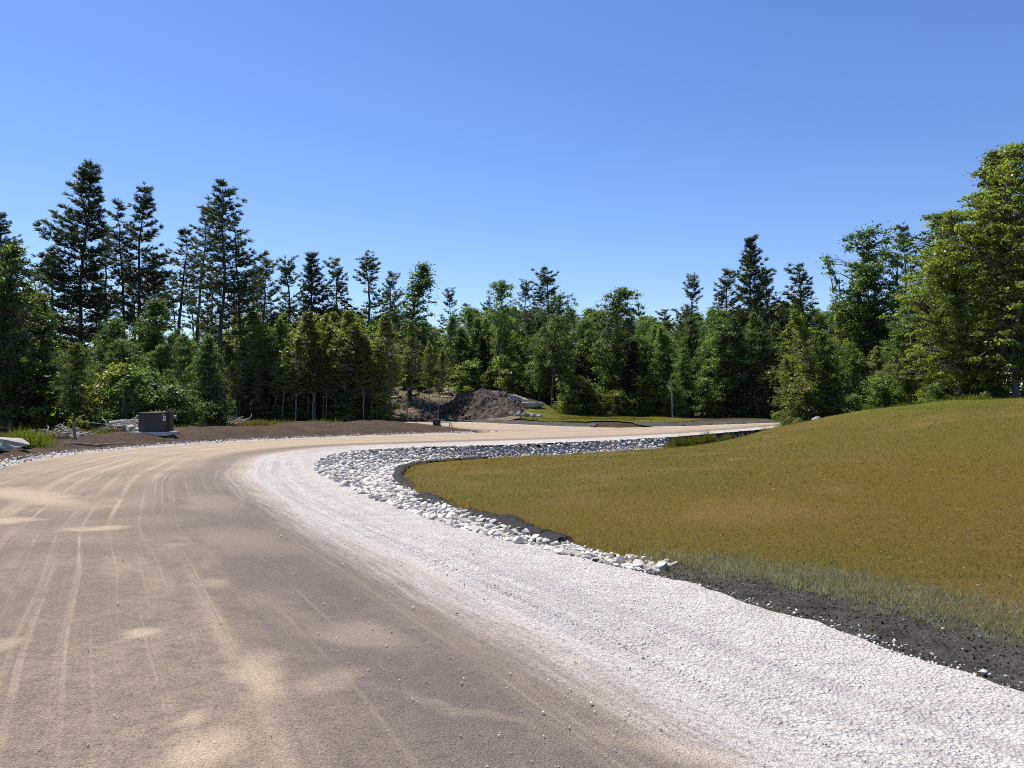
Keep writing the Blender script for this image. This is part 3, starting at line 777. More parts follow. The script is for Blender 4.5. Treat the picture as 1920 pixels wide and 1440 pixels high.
fr = fr[np.random.default_rng(2).random(len(fr)) < np.clip(.55 + .9 * vnoise(fr, 1.4, 79), .08, 1) * np.where(inside(fr, POLY_LAWN), 1, .8 * ss(.5, 0, pdist(fr, edge)))]
tufts('weeds', fr, 16, .035, .050,   .0055, (.16, .175, .115), (.36, .37, .28), 'grey green sprayed tufts between the dark soil and the lawn', 80)
ed = sample(np.vstack([offset(edge[12 * 5:12 * 15], -.10), offset(edge[12 * 5:12 * 15], .35)[::-1]]), 900, 81)
tufts('weeds', ed, 9, .05, .075, .007, (.13, .11, .03), (.30, .23, .10), 'dry unmown grass tufts along the lawn rim above the black fabric', 82)
wl = sample(POLY_LAWN, 3000, 83); wl = wl[(wl[:, 0] < .7 * wl[:, 1] + .3) & (wl[:, 1] < 26)]
wl = wl[vnoise(wl, .35, 84) > -.15]
tufts('weeds', wl, 7, .045, .045,   .008, (.12, .125, .028), (.22, .19, .06), 'small ragged weed tufts sprinkled over the lawn', 85, 1.3)
def litter():
    r = np.random.default_rng(91); P = sample(POLY_LAWN, 42000, 92); P = P[(P[:, 0] < .7 * P[:, 1] + .3) & (P[:, 1] < 24)]
    P = P[r.random(len(P)) < np.clip(8 / P[:, 1], 0, 1) ** 1.5 * np.clip(.5 + vnoise(P, .5, 93), .1, 1)]
    n = len(P); a_ = r.uniform(0, 6.283, n); L = r.uniform(.02, .09, n); z = H(P) + r.uniform(.02, .04, n)
    d = np.column_stack([np.cos(a_) * L, np.sin(a_) * L, r.normal(0, .25, n) * L]); w_ = np.column_stack([-np.sin(a_), np.cos(a_), r.normal(0, .3, n)]) * (r.uniform(.003, .009, n) * np.maximum(1, P[:, 1] / 12))[:, None]
    c = np.column_stack([P, z]); V = np.stack([c - w_, c + d * .6 - w_ * .3, c + d, c + w_], 1).reshape(-1, 3)
    col = np.array([.42, .34, .19]) * r.uniform(.5, 1.35, n)[:, None]
    o = link('straw_litter', mesh_np('straw_litter', V, [np.arange(4 * n).reshape(-1, 4)], [M['blade']], col=col)); tag(o, 'pale dry straw and dead leaves scattered on the lawn', 'straw', kind='stuff')
litter()

# ------------------------------------------------------------------ trees
def leaf_cloud(r, C, rad, flat, n, L, W, up=.6):
    """n leaves round each clump centre; returns V, quads"""
    m = len(C); tot = m * n
    c = np.repeat(C, n, 0); rd = np.repeat(np.broadcast_to(rad, (m,)), n)
    d = r.normal(size=(tot, 3)); d /= np.linalg.norm(d, axis=1, keepdims=True)
    q = np.clip(np.abs(r.normal(0, .62, tot)) + .08, 0, 1.3)
    p = c + d * (rd * q)[:, None] * np.array([1, 1, flat])
    nm = r.normal(size=(tot, 3)) * .62 + np.array([0, 0, up]) + d * .35; nm /= np.linalg.norm(nm, axis=1, keepdims=True)
    t = np.cross(nm, r.normal(size=(tot, 3))); t /= np.linalg.norm(t, axis=1, keepdims=True) + 1e-9
    b = np.cross(nm, t)
    sc = r.uniform(.6, 1.35, tot)[:, None]
    V = np.stack([p - t * L / 2 * sc, p + b * W / 2 * sc, p + t * L / 2 * sc, p - b * W / 2 * sc], 1).reshape(-1, 3)
    return V, np.arange(tot * 4).reshape(-1, 4)

class Proto:
    def __init__(s, trunk, crown, h): s.trunk, s.crown, s.h = trunk, crown, h

def broadleaf(seed, h, rad, cb, nclump, nleaf, L, clump, leaf, bark='bark', flat=.6, forks=0, prof='round', r0=.14, up=.6, gap=.0, stems=1):
    r = np.random.default_rng(seed); T = Acc(); sk = []
    for stn in range(stems):
        off = r.uniform(-.25, .25, 2) * (stems > 1)
        zz = np.linspace(0, h * .93, 16)
        wob = np.cumsum(r.normal(0, .012 * h, (16, 2)), 0) * np.linspace(0, 1, 16)[:, None] + off
        lean = r.normal(0, .07 if stems == 1 else .16, 2)
        tr = np.column_stack([wob + zz[:, None] * lean * (zz / h)[:, None], zz])
        rr_ = r0 * (1 - zz / h) ** .8 + .012; rr_[0] *= 1.35
        T.tube(tr, rr_ / (1 if stems == 1 else 1.5), 7); sk.append(tr[4:])
        for f in range(forks):
            k = r.integers(4, 9); a = r.uniform(0, 6.283); ln = h * r.uniform(.24, .36); q = np.linspace(0, 1, 8)
            d = np.array([math.cos(a) * .62, math.sin(a) * .62, .85])
            P = tr[k] + q[:, None] * d * ln + np.column_stack([np.zeros(8), np.zeros(8), .12 * ln * q ** 2]) + r.normal(0, .02 * h, (8, 3)) * q[:, None]
            T.tube(P, rr_[k] * .62 * (1 - q) + .012, 6); sk.append(P[2:])
    sk = np.concatenate(sk)
    C = []
    ph = r.uniform(0, 6.283, 6)
    while len(C) < nclump:
        z = r.uniform(cb, 1.0); u = (z - cb) / (1 - cb)
        if prof == 'round': e = math.sqrt(max(0, 1 - (2 * u - .9) ** 2 / 1.25)) if u > .2 else .45 + u * 2.1
        elif prof == 'cone': e = (1 - u) ** .7 * (.55 + .45 * min(1, u * 5)) + .08
        elif prof == 'column': e = min(1, (1 - u) * 2.1) ** .75 * (.75 + .25 * math.sin(u * 3.1)) + .05
        else: e = .5 + .5 * math.sin(u * 3.1)
        a = r.uniform(0, 6.283)
        lump = .74 + .26 * math.sin(2 * a + ph[0] + u * 4) + .26 * math.sin(3 * a + ph[1] - u * 9) + .12 * math.sin(5 * a + ph[2] + u * 11)
        if gap and math.sin(a * 2 + ph[3]) * math.sin(u * 6 + ph[4]) > 1 - gap: continue
        q = r.random() ** .55 * lump * e * rad
        C.append((q * math.cos(a), q * math.sin(a), z * h - clump * .2))
    C = np.array(C)
    C[:, :2] += np.column_stack([np.interp(C[:, 2], tr[:, 2], tr[:, k]) for k in (0, 1)])
    for cpt in C:
        dd = np.linalg.norm(sk - cpt, axis=1) + 2.0 * np.maximum(0, sk[:, 2] - cpt[2] + .25 * np.hypot(*(sk[:, :2] - cpt[:2]).T))
        s0 = sk[np.argmin(dd)]; q = np.linspace(0, 1, 4)[:, None]
        P = s0 + (cpt - s0) * q + np.array([0, 0, .08]) * np.sin(q * np.pi) * np.linalg.norm(cpt - s0) + r.normal(0, .02, (4, 3))
        T.tube(P, np.linspace(.030, .006, 4) * (h / 10 + .3), 4)
    V, F = leaf_cloud(r, C, clump * r.uniform(.7, 1.25, len(C)), flat, nleaf, L, L * .62, up)
    tint = np.clip(np.repeat(r.normal(.36, .22, len(C)), nleaf) + r.normal(0, .38, len(F)), 0, 1)
    return Proto(T.mesh('trunk', [M[bark]], smooth=True), mesh_np('crown', V, [F], [M[leaf]], tint=tint), h)

def conifer(seed, h, rad, cb, leaf='pine', bark='pine_bark', spacing=.85, nper=5, r0=.20, rise=.22, shape=.8, tuft=.34, blade=.05, skip=.10, dense=1.25, ntuft=11, dead=True, droop=0.0, irregular=.3):
    """white-pine like: whorled limbs, each a flat plume of needle tufts"""
    r = np.random.default_rng(seed); T = Acc(); zz = np.linspace(0, h * .985, 18)
    wob = np.cumsum(r.normal(0, .006 * h, (18, 2)), 0) * np.linspace(0, 1, 18)[:, None]
    tr = np.column_stack([wob, zz]); T.tube(tr, r0 * (1 - zz / h) ** .85 + .012, 7)
    nodes = []; dirs = []
    z = cb * h
    az0 = r.uniform(0, 6.283)
    side = r.uniform(0, 6.283)
    while z < h * .985:
        u = (z / h - cb) / (1 - cb)
        Lw = rad * ((1 - u) ** shape * (.70 + .30 * min(1, u * 3.5)) + .05) * r.uniform(1 - irregular, 1 + irregular * .6)
        k = nper + r.integers(-1, 2); az0 += r.uniform(.3, 1.2)
        for j in range(k):
            if r.random() < skip: continue
            a = az0 + j * 6.283 / k + r.normal(0, .25)
            ln = Lw * r.uniform(.6, 1.15) * (1 + .22 * math.cos(a - side))
            n = max(4, int(ln / .32)); q = np.linspace(0, 1, n)
            el = rise * (.4 + 1.3 * u) + r.normal(0, .08)
            x = q * ln; y = x * el - droop * ln * q ** 1.5 + .20 * ln * q ** 2.4
            zb = min(h * .985, z + r.normal(0, .3) * spacing)
            base = np.array([np.interp(zb, zz, tr[:, 0]), np.interp(zb, zz, tr[:, 1]), zb])
            P = base + np.column_stack([np.cos(a) * x, np.sin(a) * x, y])
            T.tube(P, (.012 + .011 * ln) * (1 - q * .8), 4)
            out = np.array([math.cos(a), math.sin(a), .35]); lat = np.array([-math.sin(a), math.cos(a), 0])
            for i in range(n):
                if q[i] < .22 and ln > .8: continue
                m = int(max(1, round((1 + 2.2 * ln * (1 - abs(q[i] - .55))) * dense)))
                for _ in range(m):
                    sd_ = r.normal(0, .17 * ln * (1.15 - q[i] * .7) + .05)
                    nodes.append(P[i] + lat * sd_ + out * abs(sd_) * .5 + np.array([0, 0, r.normal(.03, .035)]))
                    d = out + lat * np.sign(sd_) * .6 + np.array([0, 0, .25]); dirs.append(d / np.linalg.norm(d))
        z += spacing * r.uniform(.75, 1.25) * (1 - .35 * u)
    nodes.append(tr[-1] + [0, 0, .15]); dirs.append(np.array([0, 0, 1.0]))
    if dead:
        for _ in range(int(h * 1.3)):
            z = r.uniform(.18, cb + .05) * h; a = r.uniform(0, 6.283); ln = r.uniform(.3, 1.5)
            b = np.array([np.interp(z, zz, tr[:, 0]), np.interp(z, zz, tr[:, 1]), z]); q = np.linspace(0, 1, 4)
            P = b + np.column_stack([np.cos(a) * q * ln, np.sin(a) * q * ln, q * ln * r.uniform(-.25, .3)]); T.tube(P, .02 * (1 - q * .8), 4)
    C = np.array(nodes); D = np.array(dirs); m = len(C)
    tot = m * ntuft
    c = np.repeat(C, ntuft, 0); d = np.repeat(D, ntuft, 0) + r.normal(0, .5, (tot, 3)) * np.array([1, 1, .55]); d /= np.linalg.norm(d, axis=1, keepdims=True)
    b = np.cross(d, r.normal(size=(tot, 3))); b /= np.linalg.norm(b, axis=1, keepdims=True) + 1e-9
    ln = tuft * r.uniform(.6, 1.3, tot)[:, None]
    V = np.stack([c - b * blade / 2, c + b * blade / 2, c + d * ln + b * blade * .3, c + d * ln - b * blade * .3], 1).reshape(-1, 3)
    F = np.arange(tot * 4).reshape(-1, 4)
    tint = np.clip(np.repeat(r.normal(.45, .25, m), ntuft) + r.normal(0, .15, tot), 0, 1)
    return Proto(T.mesh('trunk', [M[bark]], smooth=True), mesh_np('crown', V, [F], [M[leaf]], tint=tint), h)

PINE_FULL = [conifer(11, 20, 3.6, .24, shape=.85, nper=6, skip=.03, dense=1.6), conifer(12, 20, 3.0, .38, shape=.85, skip=.12), conifer(13, 19, 3.3, .38, shape=.85, skip=.08, irregular=.35)]
PINE_HIGH = [conifer(21, 20, 2.6, .5, shape=.8, skip=.25, nper=4, irregular=.4), conifer(22, 18, 2.3, .58, shape=.75, skip=.3, nper=4, spacing=.7, irregular=.45)]
PINE_TOP = [conifer(31, 15, 2.6, .42, shape=.75, skip=.22, spacing=.7, irregular=.45, rise=.4), conifer(32, 15, 2.1, .48, shape=.75, skip=.3, spacing=.75, nper=4, irregular=.5, rise=.45)]
PINE_DENSE = [conifer(41, 18, 3.4, .2, shape=.8, skip=.05, nper=6, spacing=.6, rise=.3)]
HEMLOCK = [conifer(51, 10, 2.3, .03, 'hemlock', shape=.9, spacing=.32, nper=6, rise=.05, droop=.15, tuft=.22, blade=.07, skip=.05, r0=.13, dead=False), conifer(52, 10, 2.0, .06, 'hemlock', shape=.8, spacing=.34, nper=6, rise=.08, droop=.15, tuft=.22, skip=.1, r0=.12, dead=False)]
FEATHERY = [broadleaf(61, 14, 2.6, .28, 190, 55, .17, .50, 'leaf_dark', 'pine_bark', .55, 0, 'cone', .15)]
BROAD = [broadleaf(71, 11, 2.9, .22, 330, 74, .155, .52, 'leaf', forks=2, gap=.25), broadleaf(72, 11, 2.6, .16, 340, 72, .155, .50, 'leaf', forks=1, gap=.2),
         broadleaf(73, 12, 3.1, .30, 300, 74, .16, .54, 'leaf_dark', forks=3, gap=.35), broadleaf(74, 10, 2.4, .10, 340, 66, .15, .46, 'leaf_dark', forks=1, prof='column')]
OPEN = [broadleaf(81, 14, 3.4, .38, 210, 66, .165, .52, 'leaf_dark', 'pine_bark', .65, 4, gap=.5, r0=.2), broadleaf(82, 13, 2.8, .45, 180, 66, .165, .52, 'leaf', 'pine_bark', .65, 3, gap=.5, r0=.17)]
SAP = [broadleaf(90 + k, 8.5, [1.5, 1.7, 1.3, 1.8, 1.55][k], [.25, .14, .36, .10, .42][k], 300, 21, .14, .25, 'leaf_fresh', ['birch', 'bark', 'birch', 'bark', 'birch'][k], .6, 0, 'column', .055, gap=.35) for k in range(5)]
SAPD = [broadleaf(97 + k, 9, [1.8, 1.6][k], .12, 330, 26, .14, .30, 'leaf', 'bark', .6, 0, 'column', .07) for k in range(2)]
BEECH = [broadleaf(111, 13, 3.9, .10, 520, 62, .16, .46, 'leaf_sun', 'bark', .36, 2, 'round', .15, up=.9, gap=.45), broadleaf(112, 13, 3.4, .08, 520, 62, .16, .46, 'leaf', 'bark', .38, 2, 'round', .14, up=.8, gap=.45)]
BUSH = [broadleaf(121, 2.6, 1.2, .05, 60, 80, .12, .34, 'leaf', 'bark', .7, 0, 'round', .03, stems=3), broadleaf(122, 2.2, 1.3, .02, 60, 80, .12, .34, 'leaf_fresh', 'bark', .6, 0, 'round', .03, stems=4),
        broadleaf(123, 3.4, 1.3, .08, 80, 80, .13, .38, 'leaf_dark', 'bark', .7, 0, 'round', .035, stems=3)]
LIME = [broadleaf(131, 3.2, 1.5, .10, 70, 80, .12, .36, 'leaf_lime', 'bark', .35, 0, 'round', .03, up=1.0, stems=2)]

tr_rng = random.Random(99)
TREES = []
def tree(name, proto, x, y, height, label, group=None, wide=1.0, cat='tree', rz=None, lean=0.0):
    z = h1(x, y) - .06
    s = height / proto.h
    e = empty(name, (x, y, z), tr_rng.uniform(0, 6.283) if rz is None else rz)
    e.rotation_euler.x = lean
    e.scale = (s * wide, s * wide, s)
    link('trunk', proto.trunk, e); link('crown', proto.crown, e)
    tag(e, label, cat, group); TREES.append((x, y)); return e

def tree_px(name, proto, px, top, Y, label, group=None, wide=1.0, **k):
    x = (px - 960) / FPX * Y
    ztop = CAMZ + (HORY - top) / FPX * Y
    return tree(name, proto, x, Y, ztop - h1(x, Y), label, group, wide, **k)

# the pines that stand out on the skyline
PP = [
 ('pine_tree', PINE_FULL[0], 150, 300, 54, 1.05, 'tallest dark pine on the left, highest top of the whole left skyline'),
 ('pine_tree', PINE_FULL[1], 264, 340, 56, 1.0, 'tall slim pine second from the tallest, its right limbs stepping down like stairs'),
 ('pine_tree', PINE_HIGH[0], 234, 370, 57, .95, 'pine with a ragged top tucked between the tallest pine and its slim neighbour'),
 ('pine_tree', PINE_FULL[2], 408, 328, 52, 1.0, 'tall pine with a long bare trunk at the right of the left pine cluster'),
 ('pine_tree', PINE_HIGH[0], 366, 378, 56, 1.0, 'narrow pine close on the left of the long bare trunked pine'),
 ('pine_tree', PINE_HIGH[1], 330, 425, 58, 1.1, 'shorter bare stemmed pine at the left of the narrow pine pair'),
 ('pine_tree', PINE_HIGH[0], 452, 405, 55, 1.0, 'pine with a drooping right edge behind the long bare trunked pine'),
 ('pine_tree', PINE_FULL[2], 16, 403, 62, 1.0, 'pine at the far left edge rising behind the leafy trees'),
 ('pine_tree', PINE_TOP[1], 96, 470, 66, 1.0, 'thin small pine between the far left pine and the tallest pine'),
 ('pine_tree', PINE_HIGH[1], 200, 430, 62, 1.0, 'slender dark pine stem in the gap right of the tallest pine'),
 ('pine_tree', PINE_HIGH[1], 288, 470, 62, 1.0, 'thin pine with sky gaps right of the slim stepped pine'),
 ('pine_tree', PINE_TOP[0], 494, 480, 62, .95, 'small pine first to the right of the tall left pine cluster'),
 ('pine_tree', PINE_TOP[1], 543, 482, 64, 1.1, 'open topped pine left of the broad bushy pine'),
 ('pine_tree', PINE_DENSE[0], 588, 473, 62, .95, 'broad bushy dark pine above the sapling thicket'),
 ('pine_tree', PINE_TOP[0], 632, 487, 63, .95, 'pine with a pointed crooked top right of the broad bushy pine'),
 ('pine_tree', PINE_TOP[1], 690, 475, 62, 1.2, 'sparse pine with a bent plume top and bare trunk above the thicket'),
 ('pine_tree', PINE_TOP[0], 730, 507, 66, .9, 'small pine just left of the feathery rounded tree'),
 ('pine_tree', PINE_TOP[1], 845, 540, 86, 1.0, 'tiny lollipop topped pine alone over the clearing'),
 ('pine_tree', PINE_TOP[1], 983, 525, 84, 1.0, 'little pine with stacked tufts left of the broad fan topped pine'),
 ('pine_tree', PINE_TOP[0], 1037, 502, 76, 1.25, 'fan topped pine rising behind the leaning trunk tree at centre'),
 ('pine_tree', PINE_TOP[1], 1298, 515, 74, 1.0, 'thin crooked pine spire right of the low skyline gap'),
 ('pine_tree', PINE_TOP[0], 1362, 502, 72, 1.05, 'pine with one long left limb beside the large dense right pine'),
 ('pine_tree', PINE_DENSE[0], 1412, 443, 70, .95, 'large dense pointed pine on the right half of the skyline'),
 ('pine_tree', PINE_TOP[0], 1446, 500, 72, .9, 'small pine leaning out at the right flank of the large dense pine'),
 ('pine_tree', PINE_TOP[0], 1507, 497, 68, 1.1, 'low flat topped pine left of the open crowned broadleaf'),
 ('pine_tree', PINE_FULL[1], 1698, 415, 62, .85, 'tiered pine standing alone between the open crowned tree and the right hand trees'),
]
for nm, pr, px, top, Y, wd, lab in PP:
    tree_px(nm, pr, px, top, Y, lab, 'pines on the skyline', wd)
BB = [
 ('broadleaf_tree', FEATHERY[0], 768, 485, 63, 1.4, 'feathery rounded tree with see through crown right of the sparse pine'),
 ('broadleaf_tree', OPEN[1], 930, 525, 70, .85, 'slim broadleaf with a separate tuft of leaves at its top behind the dirt pile'),
 ('broadleaf_tree', OPEN[0], 1036, 545, 62, .85, 'broadleaf with a dark leaning bare trunk behind the small far lawn'),
 ('broadleaf_tree', BROAD[2], 1150, 540, 64, .95, 'round topped pale green tree at the centre of the wood'),
 ('broadleaf_tree', OPEN[0], 1600, 420, 60, 1.0, 'open crowned dark broadleaf standing above the right wood'),
 ('broadleaf_tree', BROAD[1], 1655, 500, 58, 1.0, 'dark leafy tree on the right shoulder of the open crowned broadleaf'),
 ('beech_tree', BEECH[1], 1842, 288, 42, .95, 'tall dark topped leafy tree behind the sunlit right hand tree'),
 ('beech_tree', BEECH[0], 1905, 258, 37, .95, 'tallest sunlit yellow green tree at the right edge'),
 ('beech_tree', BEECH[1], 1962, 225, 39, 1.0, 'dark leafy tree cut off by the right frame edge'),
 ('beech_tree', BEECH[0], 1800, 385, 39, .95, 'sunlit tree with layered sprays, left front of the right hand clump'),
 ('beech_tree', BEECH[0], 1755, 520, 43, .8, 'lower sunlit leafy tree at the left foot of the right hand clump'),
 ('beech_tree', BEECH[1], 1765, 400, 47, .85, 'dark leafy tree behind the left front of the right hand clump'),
 ('broadleaf_tree', BROAD[1], 22, 462, 35, 1.0, 'tall leafy tree at the left edge, its crown reaching the far left pine'),
 ('broadleaf_tree', BROAD[3], 78, 545, 37, .95, 'leafy tree with a sloping top below the tallest pine, left'),
 ('broadleaf_tree', BROAD[0], 140, 640, 33, .95, 'low sunlit tree with layered bright sprays left of the transformer'),
 ('broadleaf_tree', BROAD[2], 200, 590, 41, .9, 'dark leafy tree at the foot of the tallest pine'),
 ('broadleaf_tree', BROAD[1], 285, 560, 42, .95, 'rounded leafy tree straight behind the transformer'),
 ('broadleaf_tree', BROAD[0], 345, 625, 43, .85, 'shorter leafy tree whose crown slopes down to the right of the transformer'),
 ('broadleaf_tree', BROAD[3], -25, 500, 36, 1.0, 'leafy tree half cut by the left frame edge'),
 ('hemlock_tree', HEMLOCK[0], 908, 632, 71, 1.2, 'dense dark conifer standing right behind the dirt pile'),
 ('hemlock_tree', HEMLOCK[1], 1185, 640, 63, 1.1, 'dark conifer at the right end of the small far lawn'),
 ('hemlock_tree', HEMLOCK[0], 1085, 655, 66, 1.1, 'dark conifer in the shade behind the small far lawn'),
 ('hemlock_tree', HEMLOCK[1], 1385, 640, 64, 1.1, 'dark conifer below the large dense right pine'),
 ('small_tree', LIME[0], 385, 715, 41, 1.0, 'low lime green sapling hanging over the weeds right of the transformer'),
 ('small_tree', LIME[0], 1750, 705, 44, 1.1, 'low lime green sapling at the left foot of the right hand trees'),
]
for nm, pr, px, top, Y, wd, lab in BB:
    tree_px(nm, pr, px, top, Y, lab, None, wd)

# rows of trees that nothing tells apart, filling the wood behind
SKX = [0, 100, 250, 430, 500, 650, 740, 800, 900, 1000, 1100, 1180, 1250, 1350, 1450, 1550, 1650, 1720, 1800, 1920]
SKY = [520, 610, 600, 605, 590, 585, 590, 595, 575, 580, 580, 590, 590, 572, 565, 560, 575, 560, 500, 450]
def sky_top(px): return float(np.interp(px, SKX, SKY))
def row(kinds, px0, px1, y0, y1, n, name, label, group, dtop=(0, 50), wide=(.85, 1.15), mind=1.0, seed=0, flat_top=None):
    r = random.Random(seed); k = 0; tries = 0
    while k < n and tries < n * 30:
        tries += 1
        px = px0 + (px1 - px0) * ((k + r.uniform(-.3, 1.3)) / n); Y = r.uniform(y0, y1); x = (px - 960) / FPX * Y
        if any((x - a) ** 2 + (Y - b) ** 2 < mind ** 2 for a, b in TREES): continue
        top = (flat_top if flat_top else sky_top(px)) + r.uniform(*dtop)
        tree_px(name, r.choice(kinds), px, top, Y, label, group, r.uniform(*wide)); k += 1
row(SAP, 425, 735, 48.5, 53, 46, 'birch_sapling', 'slim pale stemmed sapling in the dense thicket behind the mulch bank', 'saplings of the thicket behind the mulch bank', (-5, 110), (.9, 1.5), .45, 1)
row([SAP[2], SAP[4]], 440, 730, 47.6, 49.2, 12, 'birch_sapling', 'slim pale stemmed sapling at the front of the thicket with its lower stem bare', 'bare stemmed saplings at the front of the thicket', (15, 95), (.9, 1.3), .5, 14)
row(SAP + SAPD, 430, 712, 53, 61, 26, 'birch_sapling', 'slim pale stemmed sapling in the dense thicket behind the mulch bank', 'saplings of the thicket behind the mulch bank', (-20, 45), (1.0, 1.6), .8, 2)
row(BROAD + SAPD, 740, 1010, 73, 80, 16, 'broadleaf_tree', 'leafy tree in the row on the rise behind the dirt pile', 'leafy trees behind the dirt pile', (-6, 40), (.9, 1.2), 1.5, 3)
row(BROAD, 1010, 1240, 64, 71, 13, 'broadleaf_tree', 'shaded leafy tree in the row behind the small far lawn', 'leafy trees behind the small far lawn', (5, 70), (.85, 1.1), 1.4, 4)
row(BROAD + SAPD, 1230, 1480, 60.5, 67, 18, 'broadleaf_tree', 'leafy tree in the row beyond the end of the visible road', 'leafy trees beyond the visible road end', (0, 85), (.85, 1.1), 1.3, 5)
row(SAPD + SAP + BROAD[:2], 1470, 1740, 51, 60, 24, 'broadleaf_tree', 'slender leafy tree in the row along the crest of the lawn', 'slender trees along the crest of the lawn', (15, 100), (.9, 1.25), 1.0, 6)
row(BROAD, 1700, 1960, 46, 56, 9, 'broadleaf_tree', 'leafy tree deep behind the right hand sunlit trees', 'leafy trees behind the right hand clump', (-30, 60), (.9, 1.2), 1.6, 7)
row(BROAD, -70, 425, 38, 49, 18, 'broadleaf_tree', 'shaded leafy tree in the left wood behind the transformer', 'shaded leafy trees of the left wood', (10, 90), (.85, 1.1), 1.4, 8)
row(PINE_HIGH + PINE_TOP, 60, 480, 62, 84, 16, 'pine_tree', 'bare stemmed pine far back in the left wood with sky between', 'background pines of the left wood', (-95, -10), (.8, 1.1), 2.0, 9)
row(BROAD, -100, 480, 55, 80, 22, 'broadleaf_tree', 'leafy tree deep in the left wood below the tall pines', 'leafy trees deep in the left wood', (5, 60), (1.0, 1.3), 1.8, 10)
row(BROAD + PINE_TOP[:1], 470, 1250, 84, 118, 40, 'background_tree', 'far tree closing the skyline behind the middle of the wood', 'far trees behind the middle of the wood', (-6, 28), (1.0, 1.4), 2.4, 11)
row(BROAD + PINE_TOP[:1], 1240, 1760, 74, 105, 28, 'background_tree', 'far tree closing the skyline behind the right wood', 'far trees behind the right wood', (-8, 30), (1.0, 1.4), 2.4, 12)
row(PINE_TOP + PINE_HIGH[1:], 560, 1300, 110, 140, 18, 'pine_tree', 'tiny far pine tip on the low skyline of the middle', 'tiny far pines on the middle skyline', (-22, 4), (.9, 1.2), 3.0, 13)

# bushes along the wood's edge
def bushes(px0, px1, Y0, Y1, n, label, group, h=(1.2, 2.8), kinds=BUSH, seed=0):
    r = random.Random(seed)
    for k in range(n):
        px = px0 + (px1 - px0) * (k + r.random()) / n; Y = r.uniform(Y0, Y1); x = (px - 960) / FPX * Y
        tree('shrub', r.choice(kinds), x, Y, r.uniform(*h), label, group, r.uniform(.9, 1.3), 'shrub')
bushes(-40, 420, 33.5, 38, 20, 'leafy shrub in the shade at the front of the left wood', 'shrubs fronting the left wood', (1.4, 3.2), seed=1)
bushes(425, 730, 47.5, 50, 18, 'low leafy shrub at the feet of the thicket saplings', 'shrubs at the feet of the thicket', (.9, 2.2), seed=2)
bushes(715, 1010, 67, 76, 30, 'leafy shrub on the rise above the clearing', 'shrubs on the rise above the clearing', (1.5, 3.2), seed=3)
bushes(1000, 1090, 65, 71, 12, 'leafy shrub in the shade between the grey ledge and the dark conifers', 'shrubs behind the grey ledge', (2.2, 4.0), seed=8)
bushes(440, 1760, 84, 96, 46, 'low tree deep inside the wood seen between the trunks', 'low trees deep inside the wood', (4.0, 7.0), BUSH[2:], seed=9)
bushes(1060, 1480, 59.5, 63, 24, 'leafy shrub at the dark wood edge past the far road', 'shrubs at the wood edge past the far road', (1.4, 3.6), seed=4)
bushes(1470, 1760, 48.5, 52, 20, 'leafy shrub at the wood edge along the lawn crest', 'shrubs along the lawn crest', (1.2, 3.2), seed=5)
bushes(1740, 1990, 38.5, 42, 12, 'leafy shrub under the right hand sunlit trees', 'shrubs under the right hand trees', (.8, 1.9), seed=6)

# slim saplings standing free in the clearing, and bare poles
for px, top, Y, lab in [(763, 600, 58.5, 'tall thin sapling with a pale bare stem at the left of the clearing'), (806, 640, 59.5, 'thin dark stemmed sapling in the middle of the clearing'),
                        (822, 655, 58, 'thin sapling at the left foot of the dirt pile'), (722, 610, 55, 'pale stemmed sapling at the right end of the thicket')]:
    tree_px('birch_sapling', SAP[2] if px in (763, 722) else SAP[4], px, top, Y, lab, None, .8)
def bare_pole(px, y0, y1, Y, label, lean=.02):
    x = (px - 960) / FPX * Y; z = h1(x, Y) - .1; hh = (y1 - y0) / FPX * Y + .1
    P = [(0, 0, 0), (lean * hh * .3, 0, hh * .35), (lean * hh * .6, .02, hh * .7), (lean * hh * 1.1, 0, hh)]
    a = Acc(); a.tube(P, [.06, .052, .045, .03], 7)
    o = link('bare_trunk', a.mesh('bare_trunk', [M['birch']], smooth=True), None, (x, Y, z)); tag(o, label, 'dead tree')
bare_pole(1261, 715, 796, 58, 'pale thin bare trunk upright before the dark trees past the far road', -.03)
bare_pole(672, 660, 795, 49, 'pale leaning birch stem at the right front of the thicket', .12)
bare_pole(590, 690, 800, 48.6, 'short pale upright birch stem at the middle front of the thicket', .0)

POLY_SLOPE = np.array([(-12.5, 61.8), (-7.5, 59.3), (-3, 56.6), (0, 54.2), (1.6, 55.5), (1.2, 60), (.5, 66), (-4, 70), (-11, 70), (-14, 66)])
region('cleared_slope', POLY_SLOPE, .3, lambda P: H(P) + .02 + .10 * vnoise(P, .9, 57, 3) * ss(0, 1.5, pdist(P, bf_c)), soil_mat('cleared_earth', (.13, .10, .07), (.22, .175, .13), (.36, .31, .25)), ragged=.2)
